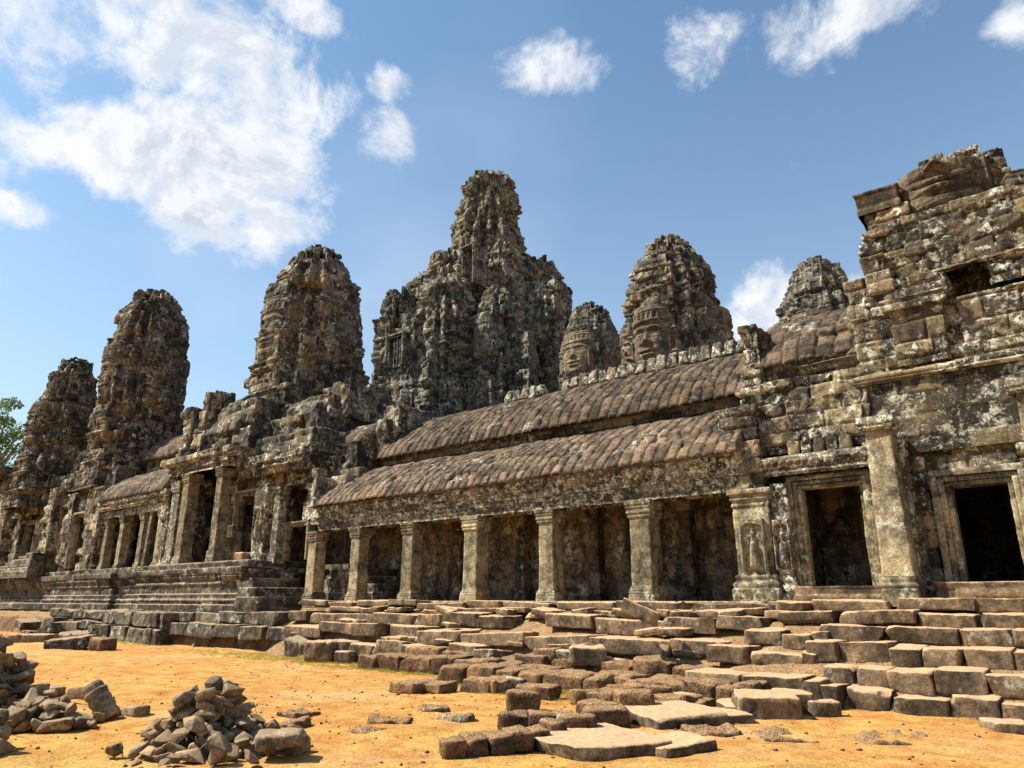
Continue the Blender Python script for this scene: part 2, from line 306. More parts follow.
def vault_geo(x0, x1, prof, step=.045, rib=.38, ribd=.06, ch=.42, seed=1, no=.035, sag=.05, thick=.0, brk=0.):
    """stone vault roof swept along x; prof = [(y, z)...] from eave to ridge; carved as ribs of tile-like stones"""
    p = np.array(prof, float); sl = np.concatenate([[0], np.cumsum(np.hypot(*np.diff(p, axis=0).T))])
    ns = max(4, int(sl[-1] / step)); s = np.linspace(0, sl[-1], ns); py, pz = np.interp(s, sl, p[:, 0]), np.interp(s, sl, p[:, 1])
    k = np.ones(5) / 5
    py[2:-2], pz[2:-2] = np.convolve(py, k, 'valid'), np.convolve(pz, k, 'valid')
    ty, tz = np.gradient(py), np.gradient(pz); L = np.hypot(ty, tz); nyv, nzv = -tz / L, ty / L
    nx = int((x1 - x0) / step) + 1; xs = np.linspace(x0, x1, nx)
    X = np.repeat(xs[:, None], ns, 1); Sg = np.repeat(s[None], nx, 0)
    Y = np.repeat(py[None], nx, 0); Z = np.repeat(pz[None], nx, 0)
    P = np.stack([X, Y, Z], -1)
    # ribs wander a little, every course is laid apart from its neighbours
    r = np.random.default_rng(seed); hs = ch * r.uniform(.8, 1.25, int(sl[-1] / ch) + 4); zb = np.concatenate([[0], np.cumsum(hs)])
    ci = np.clip(np.searchsorted(zb, Sg) - 1, 0, len(hs) - 1); sh = r.uniform(-.16, .16, len(hs)) * rib
    q = (X + .10 * np.sin(X * .7 + seed) + sh[ci] * .6 + .08 * fbm(P, 1.1, 2, seed + 30)) / rib; bi = np.floor(q); fr = q - bi
    b1 = _h(bi, ci, bi * 0, seed); jd = np.minimum(Sg - zb[ci], zb[ci + 1] - Sg)
    fz_ = np.clip((Sg - zb[ci]) / hs[ci], 0, 1); jr = np.minimum(fr, 1 - fr) * rib
    d = ribd * (.35 * np.sin(np.pi * fr) ** .7 + .65 * (1 - np.exp(-(jr / .035) ** 2))) - .055 * np.exp(-(jd / .022) ** 2) + .045 * (b1 - .5) + .045 * (_h(bi, ci, bi * 0, seed + 19) - .5) * (fz_ - .5) * 2
    d = d + no * fbm(P, 1.3, 2, seed) + .010 * fbm(P, 9, 2, seed + 6) + sag * fbm(P * np.array([1, .3, .3]), .35, 2, seed + 4)
    bg2 = _h(np.floor(bi / 3), ci, bi * 0, seed + 2); d += .035 * (bg2 - .5)
    if brk: d -= np.where(bg2 > 1 - brk, .12, 0)
    P = np.stack([X, Y + nyv * d, Z + nzv * d], -1)
    # end caps and underside close the roof
    V = P.reshape(-1, 3); base = np.array([[x0, p[-1, 0], p[0, 1] - .02], [x1, p[-1, 0], p[0, 1] - .02]])
    n0 = len(V); V = np.concatenate([V, base]); i0 = np.arange(ns - 1); o1 = (nx - 1) * ns
    t1 = np.stack([i0, i0 + 1, np.full(ns - 1, n0)], -1); t2 = np.stack([o1 + i0 + 1, o1 + i0, np.full(ns - 1, n0 + 1)], -1)
    bot = np.array([[0, n0, n0 + 1, o1]])
    return V, [quads(nx, ns), t1, t2, bot], np.concatenate([(.6 * b1 + .4 * bg2).ravel(), [.5, .5]])
def vault(name, parent, mat, *a, **k):
    V, Fq, r = vault_geo(*a, **k); return mesh(name, V, Fq, mat, parent, r)
def leafband(z0, z1, pitch=.34, amp=.07):
    def f(U, Z):
        c = (U % pitch) / pitch - .5; t = np.clip((Z - z0) / (z1 - z0), 0, 1); inside = (Z > z0) & (Z < z1)
        return np.where(inside, amp * np.cos(np.pi * c) * np.abs(np.cos(np.pi * t * 1.4)) + .03 * np.sin(U * 37) * np.sin(Z * 41), 0)
    return f
def lathe(name, parent, mat, cx, cy, z0, z1, rfun, nth=64, nz=60, smooth=False, th0=0.):
    th = np.linspace(0, 2 * np.pi, nth, endpoint=False) + th0; z = np.linspace(z0, z1, nz)
    T, Z = np.meshgrid(th, z, indexing='ij'); Rr, rn = rfun(T, Z)
    P = np.stack([cx + Rr * np.cos(T), cy + Rr * np.sin(T), Z], -1)
    P = np.concatenate([P, np.stack([cx + P[:, -1:, 0] * 0, cy + P[:, -1:, 0] * 0, P[:, -1:, 2]], -1)], 1)
    return mesh(name, P, quads(nth, nz + 1, True), mat, parent, np.concatenate([rn, rn[:, -1:]], 1), smooth)

def G(u, v, a, b, s, t): return np.exp(-((u - a) / s) ** 2 - ((v - b) / t) ** 2)
def face_relief(u, v):
    """a calm, smiling carved face: u, v in -1..1, chin at -0.85, diadem from 0.45"""
    au = np.abs(u); w_ = .86 - .10 * np.clip(-v - .3, 0, 1)
    dome = np.sqrt(np.clip(1 - (u / w_ * .93) ** 2, 0, 1)) * .62
    jaw = np.clip((v + .98) / .30, 0, 1) ** .6
    d = dome * jaw
    vs = v - .16 * u * u
    d = d + .10 * np.exp(-((v - .31 + .55 * (au - .36) ** 2) / .055) ** 2) * (au < .8) * (au > .04)
    d = d - .15 * G(au, v, .34, .19, .20, .075) + .11 * G(au, v, .35, .155, .17, .05) - .05 * G(au, v, .35, .115, .17, .015)
    d = d + .24 * np.exp(-(u / .12) ** 2) * np.clip((.34 - v) / .4, 0, 1) * (v > -.12) + .17 * G(u, v, 0, -.10, .20, .055)
    d = d - .10 * G(u, v, 0, -.21, .3, .045)
    d = d + .17 * G(u, vs, 0, -.335, .36, .05) + .17 * G(u, vs, 0, -.455, .30, .055) - .17 * G(u, vs, 0, -.392, .40, .016)
    d = d - .10 * G(u, v, 0, -.56, .3, .05) + .12 * G(u, v, 0, -.70, .24, .10) + .08 * G(au, v, .46, -.1, .22, .22)
    d = d + .34 * G(au, v, .93, -.05, .07, .42) + .25 * G(au, v, .92, -.5, .06, .18)
    tia = np.clip((v - .44) / .03, 0, 1)
    d = d + tia * (.10 + .04 * np.sin(u * 26) * (np.abs(v - .62) < .1)) + .05 * np.exp(-((v - .5) / .03) ** 2) + .05 * np.exp(-((v - .78) / .03) ** 2)
    return d

def plan(T, k=.35):
    """redented cross plan of unit half-width"""
    c, s = np.abs(np.cos(T)) + 1e-6, np.abs(np.sin(T)) + 1e-6; r = 0
    for a, b in ((1, .52), (.52, 1), (.88, .66), (.66, .88), (.76, .76)): r = np.maximum(r, np.minimum(a / c, b / s))
    return r * (1 - k) + .97 * k
def thetas(cx, cy, n):
    """denser toward the courtyard side"""
    a0 = math.atan2(-cy, -cx); t = np.linspace(-1, 1, n + 1)[:-1]; return a0 + np.pi * (.55 * t + .45 * t ** 3)
def tower_geo(cx, cy, z0, z1, R, prof, seed, n=380, nz=260, ch=.42, bw=.7, amp=.085, tier=1.7, tiera=.05, ero=.28, k=.35, faces=(), dent=True, groove=.16, miss=.03, topjag=.8, flute=0., crag=.055):
    T, t = np.meshgrid(thetas(cx, cy, n), np.linspace(0, 1, nz), indexing='ij'); H = z1 - z0; Z = z0 + t * H
    r = R * interp(t, prof) * plan(T, k)
    a = np.abs(((T + np.pi / 4) % (np.pi / 2)) - np.pi / 4)            # 0 on the four sides, 45 deg on the diagonals
    r = r - R * groove * np.exp(-((a - .62) / .07) ** 2) * np.clip((.97 - t) * 6, 0, 1)
    ph = ((Z - z0) / tier + .13 * np.sin(seed)) % 1; r = r * (1 + tiera * (ph - .55) + tiera * .8 * np.exp(-((ph - .93) / .06) ** 2))
    lob = np.floor((T / (np.pi / 4)) + .5) % 8; ti = np.floor((Z - z0) / (tier * .62) + .3 * lob); r = r * (1 + crag * (_h(ti, lob, ti * 0, seed + 40) - .5) * 2 * np.clip((t - .12) * 6, 0, 1))
    U = T * R; b1, b2, jd = blocks(U, Z, ch, bw, seed)
    P = np.stack([cx + r * np.cos(T), cy + r * np.sin(T), Z], -1)
    d = amp * (b1 - .5) * 2 - .06 * np.exp(-(jd / .045) ** 2) + ero * fbm(P, .42, 3, seed) + .06 * fbm(P, 2.6, 2, seed + 5)
    if flute: d = d + flute * fbm(P * np.array([1, 1, .28]), .9, 3, seed + 12)
    d = d - np.where(b2 > 1 - miss, .15 + .35 * b1, 0) + np.where(b2 < .035, .14, 0)
    fm = np.zeros_like(r)
    for (fa, fz, fw, fh) in faces:                                   # the shaft is laid back where a carved face stands on it
        da = (T - fa + np.pi) % (2 * np.pi) - np.pi
        fm = np.maximum(fm, np.clip(1.15 - np.abs(np.sin(da) * R / fw) ** 4, 0, 1) * (np.cos(da) > 0) * np.clip(1.1 - np.abs((Z - fz) / fh) ** 6, 0, 1))
    r = np.maximum(r + d * (1 - .8 * fm) - .10 * fm, .05)
    tj = topjag * (_h(np.floor(U / .55), np.floor(U * 0), np.floor(U * 0), seed + 77) - .2) * np.clip((t - .9) / .1, 0, 1); Z = Z - tj
    P = np.stack([cx + r * np.cos(T), cy + r * np.sin(T), Z], -1)
    C = np.broadcast_to(np.array([[[cx, cy, z1 - .35 * topjag]]]), (n, 1, 3))
    mid = P[:, -1:] * .5 + C * .5
    P = np.concatenate([P, mid, C], 1); rn = np.concatenate([b1, b1[:, -1:], b1[:, -1:]], 1)
    return P.reshape(-1, 3), quads(n, nz + 2, True), rn.ravel()
def carve_face(parent, mat, cx, cy, ang, z, R, fw, fh, depth, seed, nu=110, nv=150, vmax=1., vmin=-1., rz=None):
    u, v = np.meshgrid(np.linspace(-1.04, 1.04, nu), np.linspace(vmin, vmax, nv), indexing='ij')
    d = face_relief(u, v) * depth
    X = u * fw; Zc = z + v * fh
    b1, b2, jd = blocks(X + 50, Zc, fh * .21, fw * .55, seed)
    fall = np.clip((1.0 - np.maximum(np.abs(u), np.abs(v) * (1 if vmax == 1 else 0))) / .07, 0, 1)
    P0 = np.stack([X, d, Zc], -1)
    d = d - .03 * np.exp(-(jd / .03) ** 2) + .035 * fbm(P0 + seed, 1.7, 3, seed) + .012 * (b1 - .5)
    rad = (R if rz is None else rz(Zc)) + d * fall - .5 * (1 - fall) - .22 * np.clip(np.abs(u), 0, 1) ** 3
    if vmax < 1: rad = np.where(v > vmax - .02, R - .6, rad)
    # local frame: outwards o, sideways s
    o = np.array([math.cos(ang), math.sin(ang)]); s = np.array([-o[1], o[0]])
    P = np.stack([cx + o[0] * rad + s[0] * X, cy + o[1] * rad + s[1] * X, Zc], -1)
    return mesh('carved_face', P, quads(nu, nv), mat, parent, .35 + .3 * b1)
def crown_geo(cx, cy, z0, R, seed, rows=2, n=11):
    """lotus of rough stones that caps a tower"""
    parts = []; r = np.random.default_rng(seed)
    for j in range(rows):
        for q in range(max(4, n - 3 * j)):
            a = 2 * np.pi * q / max(4, n - 3 * j) + r.uniform(-.2, .2); rr = R * (1 - .45 * j) * r.uniform(.82, 1.08); s = R * r.uniform(.24, .38)
            parts.append(stone_geo(s * 1.25, s * 1.1, s * .75, int(r.integers(1e6)), (cx + rr * math.cos(a), cy + rr * math.sin(a), z0 + j * R * .42 + r.uniform(-.08, .12)), (r.uniform(-.2, .2), r.uniform(-.2, .2), a), res=5))
    return parts
_CU = {}
def cube_grid(a, b, c):
    if (a, b, c) in _CU: return _CU[(a, b, c)]
    V, Fq, o = [], [], 0
    for ax, (n1_, n2_, fx) in enumerate(((b, c, 0), (a, c, 1), (a, b, 2))):
        for sg in (-1, 1):
            g1, g2 = (.45 * np.linspace(-1, 1, k_ + 1) + .55 * np.sin(np.linspace(-1, 1, k_ + 1) * np.pi / 2) for k_ in (n1_, n2_)); p, q = np.meshgrid(g1, g2, indexing='ij'); e = np.full_like(p, sg)
            g = np.stack([e, p, q] if fx == 0 else [p, e, q] if fx == 1 else [p, q, e], -1).reshape(-1, 3)
            f = quads(n1_ + 1, n2_ + 1); flip = (sg < 0) ^ (fx == 1)
            V.append(g); Fq.append((f[:, ::-1] if flip else f) + o); o += len(g)
    V = np.concatenate(V); Fq = np.concatenate(Fq)
    key = np.round(V * 1e5).astype(np.int64); _, idx, inv = np.unique(key, axis=0, return_index=True, return_inverse=True)
    _CU[(a, b, c)] = (V[idx], inv.ravel()[Fq]); return _CU[(a, b, c)]
def stone_geo(lx, ly, lz, seed, loc=(0, 0, 0), rot=(0, 0, 0), res=None, rough=.035, bev=.05, cut=True, taper=0.):
    """one weathered block: bevelled box with worn edges, chips and noise; (lx, ly, lz) full size, loc = centre"""
    if res: n = (res, res, res)
    else: st = .045; n = tuple(int(np.clip(q / st, 4, 32)) for q in (lx, ly, lz))
    V, Fq = cube_grid(*n); h = np.array([lx, ly, lz]) / 2; P = V * h
    b = min(bev, h.min() * .45); core = np.clip(P, -(h - b), h - b); dv = P - core; L = np.linalg.norm(dv, axis=1, keepdims=True)
    mx = np.abs(dv).max(1, keepdims=True); P = core + np.where(L > 1e-9, dv / np.maximum(L, 1e-9) * mx, 0)
    r = np.random.default_rng(seed); off = r.uniform(-50, 50, 3)
    if cut:                                                            # broken corners and edges
        for _ in range(6):
            nn = r.normal(size=3); nn /= np.linalg.norm(nn); ext = np.abs(nn) @ h; dd = ext * r.uniform(.78, .97); ov = P @ nn - dd
            P = P - np.where(ov > 0, ov, 0)[:, None] * nn
    N = P / np.maximum(np.linalg.norm(P / h, axis=1, keepdims=True), 1e-6) / h; N /= np.maximum(np.linalg.norm(N, axis=1, keepdims=True), 1e-6)
    q = P + off; P = P + N * (rough * fbm(q, 3.2, 4, 3, .62) + rough * .55 * fbm(q, .9 / max(h.max(), .2), 2, 9))[:, None]
    if taper: P[:, :2] *= (1 - taper * (P[:, 2:3] / h[2]))
    M = np.array(Euler(rot).to_matrix()); P = P @ M.T + np.asarray(loc)
    return P, Fq, np.full(len(P), r.uniform(.15, .85))
def angular_geo(s, seed, flat=.75):
    """one angular broken stone"""
    r = np.random.default_rng(seed); bm = bmesh.new(); e = np.array([r.uniform(.75, 1.35), r.uniform(.65, 1.0), flat * r.uniform(.6, 1.0)]) * s / 2
    pts = r.normal(size=(13, 3)); pts /= np.abs(pts).max(1, keepdims=True) ** .7 * np.linalg.norm(pts, axis=1, keepdims=True) ** .3
    for p in pts * e: bm.verts.new(p)
    bmesh.ops.convex_hull(bm, input=bm.verts); bmesh.ops.dissolve_limit(bm, angle_limit=.22, verts=bm.verts, edges=bm.edges)
    bmesh.ops.bevel(bm, geom=bm.edges[:], offset=s * .035, segments=2, affect='EDGES', profile=.6)
    bmesh.ops.triangulate(bm, faces=bm.faces)
    bmesh.ops.subdivide_edges(bm, edges=[q for q in bm.edges if q.calc_length() > s * .2], cuts=1, use_grid_fill=True)
    bmesh.ops.triangulate(bm, faces=bm.faces); bm.normal_update()
    V = np.array([v.co[:] for v in bm.verts]); N = np.array([v.normal[:] for v in bm.verts]); Fq = np.array([[v.index for v in f.verts] for f in bm.faces]); bm.free()
    V = V + N * (s * .035 * fbm(V + r.uniform(-30, 30, 3), 5 / max(s, .1) * .5, 3, 2))[:, None]
    return V, Fq, np.full(len(V), r.uniform(.1, .9))
# ------------------------------------------------------------------ the setting: ground sheet and the earth bank under the steps
def graded(c, near, stepn, far, k=1.16):
    a = list(np.arange(c - near, c + near, stepn)); s = stepn; x = a[-1]; y = a[0]; R, L = [], []
    while x < far: s *= k; x += s; R.append(x)
    s = stepn
    while y > -far: s *= k; y -= s; L.append(y)
    return np.array(L[::-1] + a + R)
def gz(X, Y):
    P = np.stack([X, Y, X * 0], -1); near = np.clip(1 - (np.abs(X + 10) - 45) / 60, 0, 1)
    return (.07 * fbm(P, .35, 3, 3) + .035 * fbm(P, 1.6, 3, 5) + .02 * fbm(P, 5.5, 2, 6)) * near - .02
gx, gy = graded(-14, 17, .09, 1500), graded(9, 9, .09, 1500)
GX, GY = np.meshgrid(gx, gy, indexing='ij')
gnd = mesh('ground', np.stack([GX, GY, gz(GX, GY)], -1), quads(len(gx), len(gy)), M_GND, smooth=True); gnd['kind'] = 'structure'
del GX, GY
def bank(X, Y):
    r = np.interp(Y, [13.2, 13.5, 13.75, 14.2, 14.9, 15.7, 16.4, 17., 19], [-.4, -.15, .12, .42, .75, 1.05, 1.3, 1.5, 1.6])
    c = np.interp(Y, [12.6, 13.6, 14.0, 15.1, 15.5, 16.3, 17., 19], [-.4, -.12, .18, .36, .72, 1.05, 1.4, 1.55])
    c2 = np.interp(Y, [13.9, 14.7, 15.2, 15.5, 16.3, 17., 19], [-.4, -.12, .3, .70, 1.05, 1.4, 1.55]); wc = np.clip((-16.2 - X) / 1.5, 0, 1); c = c * (1 - wc) + c2 * wc
    l = np.interp(Y, [15.0, 15.6, 15.9, 16.5, 19], [-.4, -.1, .85, 1.1, 1.3])
    wr = np.clip((X + 7.2) / 1.6, 0, 1); wl = np.clip((-22.5 - X) / 2, 0, 1)
    return c * (1 - wr) * (1 - wl) + r * wr + l * wl
X_, Y_ = np.meshgrid(np.arange(-75, 8, .12), np.arange(12.5, 19.5, .08), indexing='ij')
P_ = np.stack([X_, Y_, X_ * 0], -1)
bk = mesh('earth_bank', np.stack([X_, Y_, bank(X_, Y_) + .05 * fbm(P_, 1.5, 3, 9) + .03 * fbm(P_, 6, 2, 4)], -1), quads(*X_.shape), M_LAT, smooth=True); bk['kind'] = 'structure'

r = np.random.default_rng(77); n = 2600; px_ = np.concatenate([r.uniform(-22, -1, n // 2), -9 + r.normal(size=n // 2) * 5]); py_ = np.concatenate([r.uniform(3.5, 14, n // 2), 9 + r.normal(size=n // 2) * 3.2]); s_ = .006 + .026 * r.random(n) ** 4
oc = np.array([[1, 0, 0], [-1, 0, 0], [0, 1, 0], [0, -1, 0], [0, 0, .7], [0, 0, -.7]], float); of = np.array([[0, 2, 4], [2, 1, 4], [1, 3, 4], [3, 0, 4], [2, 0, 5], [1, 2, 5], [3, 1, 5], [0, 3, 5]])
V = oc[None] * s_[:, None, None] * r.uniform(.6, 1.5, (n, 6, 1)); a_ = r.uniform(0, 6.28, n); ca, sa = np.cos(a_)[:, None], np.sin(a_)[:, None]
V = np.stack([V[..., 0] * ca - V[..., 1] * sa + px_[:, None], V[..., 0] * sa + V[..., 1] * ca + py_[:, None], V[..., 2] + gz(px_, py_)[:, None] + .3 * s_[:, None]], -1)
pb = mesh('gravel', V, (of[None] + 6 * np.arange(n)[:, None, None]).reshape(-1, 3), M_LAT, None, np.repeat(r.random(n), 6)); tag(pb, 'small loose pebbles strewn over the orange sand', 'gravel', None, 'stuff')

# ------------------------------------------------------------------ columns, frames and carved panels
def sq(half, prof, seed, z0, rough=.012):
    def f(T, Z):
        c, s = np.abs(np.cos(T)) + 1e-6, np.abs(np.sin(T)) + 1e-6
        h = half + np.interp(Z - z0, [p[0] for p in prof], [p[1] for p in prof])
        r = np.minimum(h / c, h / s); P = np.stack([np.cos(T) * r, np.sin(T) * r, Z], -1)
        return r + rough * fbm(P + seed, 2.2, 4, seed) * 2 - .03 * np.clip(fbm(P + seed, 1.1, 2, seed + 9) - .3, 0, 1), .5 + .4 * fbm(P + seed, .8, 2, seed)
    return f
def make_column(parent, x, y, z0, H, half, seed, mat=None, name='column'):
    mat = mat or M_COLM
    hb, hc = .34 * half / .31, .42 * half / .31
    c = lathe(name, parent, mat, x, y, z0 + hb * .9, z0 + H - hc * .9, sq(half * .88, [(0, 0), (H, -.015)], seed, z0), 64, int(H / .05))
    b = lathe('base', c, mat, x, y, z0 - .12, z0 + hb, sq(half, [(-.2, .03), (hb * .42, .03), (hb * .45, .01), (hb * .55, .035), (hb * .66, .0), (hb * .72, .025), (hb * .8, -.01), (hb, -.03)], seed + 1, z0), 64, 26)
    k = lathe('capital', c, mat, x, y, z0 + H - hc, z0 + H, sq(half, [(H - hc, -.03), (H - hc * .9, .0), (H - hc * .8, -.015), (H - hc * .7, .02), (H - hc * .5, .0), (H - hc * .4, .03), (H - hc * .28, .015), (H - hc * .24, .045), (H, .05)], seed + 2, z0), 64, 26)
    return c
def frame_geo(x0, x1, z0, z1, y, w_, depth, seed, step=.06):
    """stepped stone door frame round an opening"""
    ps = []
    es = (w_, w_ * .62, w_ * .30, 0.)
    for i in range(3):
        e, e2 = es[i], es[i + 1]; pr = dict(step=step, ch=1.1, bw=3, amp=.006, joint=.012, no=.02); lo = y + (0, .06, .12)[i]; yy = y + depth - .03 * i
        ps += [mass_geo(x0 - e, x0 - e2, lo, yy, z0, z1 + e2, seed=seed + i, **pr), mass_geo(x1 + e2, x1 + e, lo, yy, z0, z1 + e2, seed=seed + 5 + i, **pr),
               mass_geo(x0 - e, x1 + e, lo + .004, yy + .004, z1 + e2, z1 + e, seed=seed + 9 + i, **pr)]
    return joinm(ps)
def door_frame(parent, *a, mat=None, **k):
    V, Fq, r = frame_geo(*a, **k); return mesh('door_frame', V, Fq, mat or M_COLM, parent, r)
def devata(parent, x, z0, w_, h, y, mat, seed):
    """standing dancer carved in low relief in an arched niche"""
    u, v = np.meshgrid(np.linspace(-1, 1, 70), np.linspace(0, 1, 150), indexing='ij')
    def bar(ax, ay, bx, by, r0, r1):
        px, py = u * .5 * w_ / h, v; dx, dy = bx - ax, by - ay; t = np.clip(((px - ax) * dx + (py - ay) * dy) / (dx * dx + dy * dy), 0, 1)
        q = np.hypot(px - ax - t * dx, py - ay - t * dy) / (r0 + (r1 - r0) * t); return np.sqrt(np.clip(1 - q * q, 0, 1)) * (r0 + (r1 - r0) * t)
    b = [bar(0, .74, 0, .78, .04, .04), bar(0, .80, 0, .90, .045, .015), bar(-.05, .80, -.07, .86, .02, .01), bar(.05, .80, .07, .86, .02, .01), bar(0, .70, 0, .54, .06, .045), bar(-.07, .66, .07, .66, .03, .03), bar(0, .50, -.02, .12, .075, .085), bar(.0, .50, .03, .12, .07, .08), bar(-.10, .12, .1, .12, .02, .02),
         bar(-.09, .66, -.13, .50, .026, .02), bar(-.13, .50, -.12, .36, .02, .016), bar(.09, .66, .15, .54, .026, .02), bar(.15, .54, .12, .70, .02, .016), bar(-.04, .08, -.09, .06, .025, .02), bar(.04, .08, .09, .06, .025, .02)]
    d = np.max(b, 0) * h * 1.5
    arch = np.clip((np.maximum(np.abs(u) - .80, (v - .86 + .10 * u * u)) / .05), 0, 1)
    edge = np.clip((np.maximum(np.abs(u), np.abs(v * 2 - 1)) - .97) / .03, 0, 1)
    X = x + u * w_ / 2; Z = z0 + v * h; P = np.stack([X, X * 0, Z], -1)
    Y = y + .05 - d - .13 * arch + .015 * fbm(P, 7, 3, seed) + .22 * edge
    return mesh('carved_figure', np.stack([X, Y, Z], -1), quads(70, 150), mat, parent, .55 + .2 * fbm(P, 5, 2, seed))

CORN = [(0, .0), (.10, .0), (.12, .08), (.22, .08), (.24, .03), (.34, .05), (.52, .12), (.60, .16), (.62, .22), (.72, .22), (.74, .16), (.95, .12)]
FL = 1.72
# ------------------------------------------------------------------ main gallery
ga = thing('gallery', 'long open gallery of square columns under two ribbed stone vault roofs', 'gallery', (-15.5, 18, FL))
XL, XR = -24.6, -7.3
mass('back_wall', ga, M_BACK, XL - 1.5, XR + 3.5, 20.5, 21.2, FL - .2, 7.0, step=.07, ch=.45, bw=.9, amp=.012, joint=.014, no=.03, seed=3)
mass('floor_slab', ga, M_STEP, XL - .4, XR + 3.2, 17.45, 20.7, FL - .5, FL, step=.07, ch=.5, bw=1.3, amp=.02, joint=.02, no=.03, seed=4)
mass('architrave', ga, M_TRIM, XL, XR + .1, 17.66, 18.36, 4.38, 4.76, step=.05, ch=.5, bw=2.9, amp=.012, joint=.02, no=.03, seed=5, prof=[(4.38, 0), (4.5, 0), (4.51, .04), (4.62, .04), (4.63, .08), (4.76, .08)])
mass('cornice', ga, M_TRIM, XL - .05, XR + .15, 17.62, 18.5, 4.76, 5.36, step=.035, ch=.34, bw=1.1, amp=.03, joint=.025, no=.05, seed=6, miss=.05, prof=[(4.76, .02), (4.84, .1), (4.9, .06), (5.12, .14), (5.2, .2), (5.36, .2)], ornament=leafband(4.88, 5.2, .33, .08))
mass('cornice', ga, M_TRIM, XL + 4.6, XL + 11.7, 17.50, 18.3, 4.98, 5.42, step=.035, ch=.3, bw=.9, amp=.04, joint=.03, no=.06, seed=8, miss=.06, ornament=leafband(5.0, 5.3, .4, .08))
RF1 = [(17.25, 5.30), (17.42, 5.58), (17.85, 5.98), (18.5, 6.42), (19.3, 6.84), (20.4, 7.22)]
vault('roof', ga, M_ROOF, XL + .1, XR + .35, RF1, seed=11, step=.027, rib=.36, ribd=.085, brk=.03)
mass('clerestory_wall', ga, M_TOW, XL + .6, XR + .8, 19.95, 21.0, 6.8, 7.5, step=.05, ch=.16, bw=1.4, amp=.03, joint=.03, no=.05, seed=12, prof=[(6.8, 0), (7.15, 0), (7.17, .1), (7.26, .1), (7.28, .16), (7.38, .16), (7.4, .26), (7.5, .26)])
RF2 = [(19.55, 7.42), (19.72, 7.74), (20.15, 8.22), (20.8, 8.76), (21.6, 9.26), (22.7, 9.68)]
vault('upper_roof', ga, M_ROOF, XL + .6, XR + .75, RF2, seed=13, step=.03, rib=.38, ribd=.09, brk=.04)
vault('rear_roof', ga, M_ROOF, XL + .6, XR + .75, [(22.7, 9.6), (23.6, 9.4), (24.6, 8.8), (25.6, 7.6)], seed=14, step=.12, rib=.42, ribd=.05)
COLX = [-25.05, -22.35, -19.42, -16.37, -13.30, -10.05]
COLW = [.30, .29, .31, .34, .31, .36]
for i, (x, hw) in enumerate(zip(COLX, COLW)):
    make_column(ga, x, 18.0, FL, 2.68, hw, 20 + i * 3)
# inner row of slimmer square posts against the back wall
for i, x in enumerate(COLX[1:]):
    make_column(ga, x + .15, 20.28, FL, 2.9, .22, 60 + i * 3, M_BACK, name='inner_post')
mass('aisle_ceiling', ga, M_BACK, XL, XR + .3, 18.3, 20.6, 4.62, 4.80, step=.15, seed=9)
fr = np.random.default_rng(5); xf = -18.6; k = 0
while xf < XR + .55:                                                     # row of small carved antefixes along the ridge
    if not (-16.9 < xf < -15.7 or fr.random() < .08):
        s = fr.uniform(.85, 1.12); V, Fq, r = stone_geo(.36 * s, .30, .52 * s, 900 + k, (xf, 22.45, 9.80 + .10 * s), (fr.uniform(-.12, .12), fr.uniform(-.16, .16), fr.uniform(-.2, .2)), res=9, bev=.19, rough=.09, taper=.22)
        mesh('ridge_finial', V, Fq, M_TRIM, ga, r, True)
    xf += .42; k += 1
# end gable beside the gatehouse
mass('gable_end', ga, M_TRIM, XL - .25, XL + .2, 17.2, 18.0, 5.3, 6.9, step=.045, ch=.4, bw=.6, amp=.05, no=.1, seed=15, batter=.12)

# ------------------------------------------------------------------ corner building on the right with ruined face tower
pv = thing('corner_pavilion', 'tall lichen-spotted stone corner building with ruined face tower on top, at right', 'temple building', (-3, 19, FL))
def wall(*a, **k):
    kk = dict(step=.032, ch=.38, bw=.80, amp=.03, joint=.055, jw=.028, no=.05, miss=.015); kk.update(k); kk.setdefault('warp', .07); return mass('wall_section', pv, kk.pop('mat', M_WALL), *a, **kk)
# bay between gallery and big pillar
p1 = mass('pilaster', pv, M_COLM, -7.32, -6.42, 17.62, 18.6, FL - .1, 4.40, step=.045, ch=.62, bw=3, amp=.006, joint=.015, no=.025, seed=31, prof=[(1.6, .14), (2.0, .14), (2.02, .10), (2.12, .12), (2.2, .05), (2.3, .07), (2.36, 0), (3.95, 0), (4.0, .03), (4.1, .0), (4.15, .06), (4.25, .03), (4.28, .10), (4.40, .10)])
devata(p1, -6.87, 2.42, .62, 1.25, 17.58, M_COLM, 3)
p2 = mass('pilaster', pv, M_TRIM, -6.40, -5.98, 17.74, 18.6, FL - .1, 4.5, step=.045, ch=.6, bw=3, amp=.02, joint=.015, no=.05, seed=32, prof=[(1.6, .12), (2.0, .12), (2.1, .06), (2.3, 0), (4.5, 0)])
devata(p2, -6.19, 2.42, .40, 1.2, 17.70, M_TRIM, 4)
door_frame(pv, -5.72, -4.40, 2.05, 4.34, 17.86, .30, .5, 40)
mass('door_sill', pv, M_STEP, -6.0, -3.9, 17.55, 18.5, FL - .2, 2.05, step=.045, ch=.17, bw=2.2, amp=.03, joint=.03, no=.03, seed=33)
mass('lintel', pv, M_TRIM, -6.5, -3.95, 17.72, 18.6, 4.66, 5.14, step=.035, ch=.62, bw=1.6, amp=.02, no=.05, seed=34, prof=[(4.66, .0), (4.72, .06), (4.80, .02), (4.86, .05), (4.98, .1), (5.02, .10), (5.08, .10), (5.1, .03), (5.14, .03)], ornament=leafband(4.82, 5.0, .16, .035))
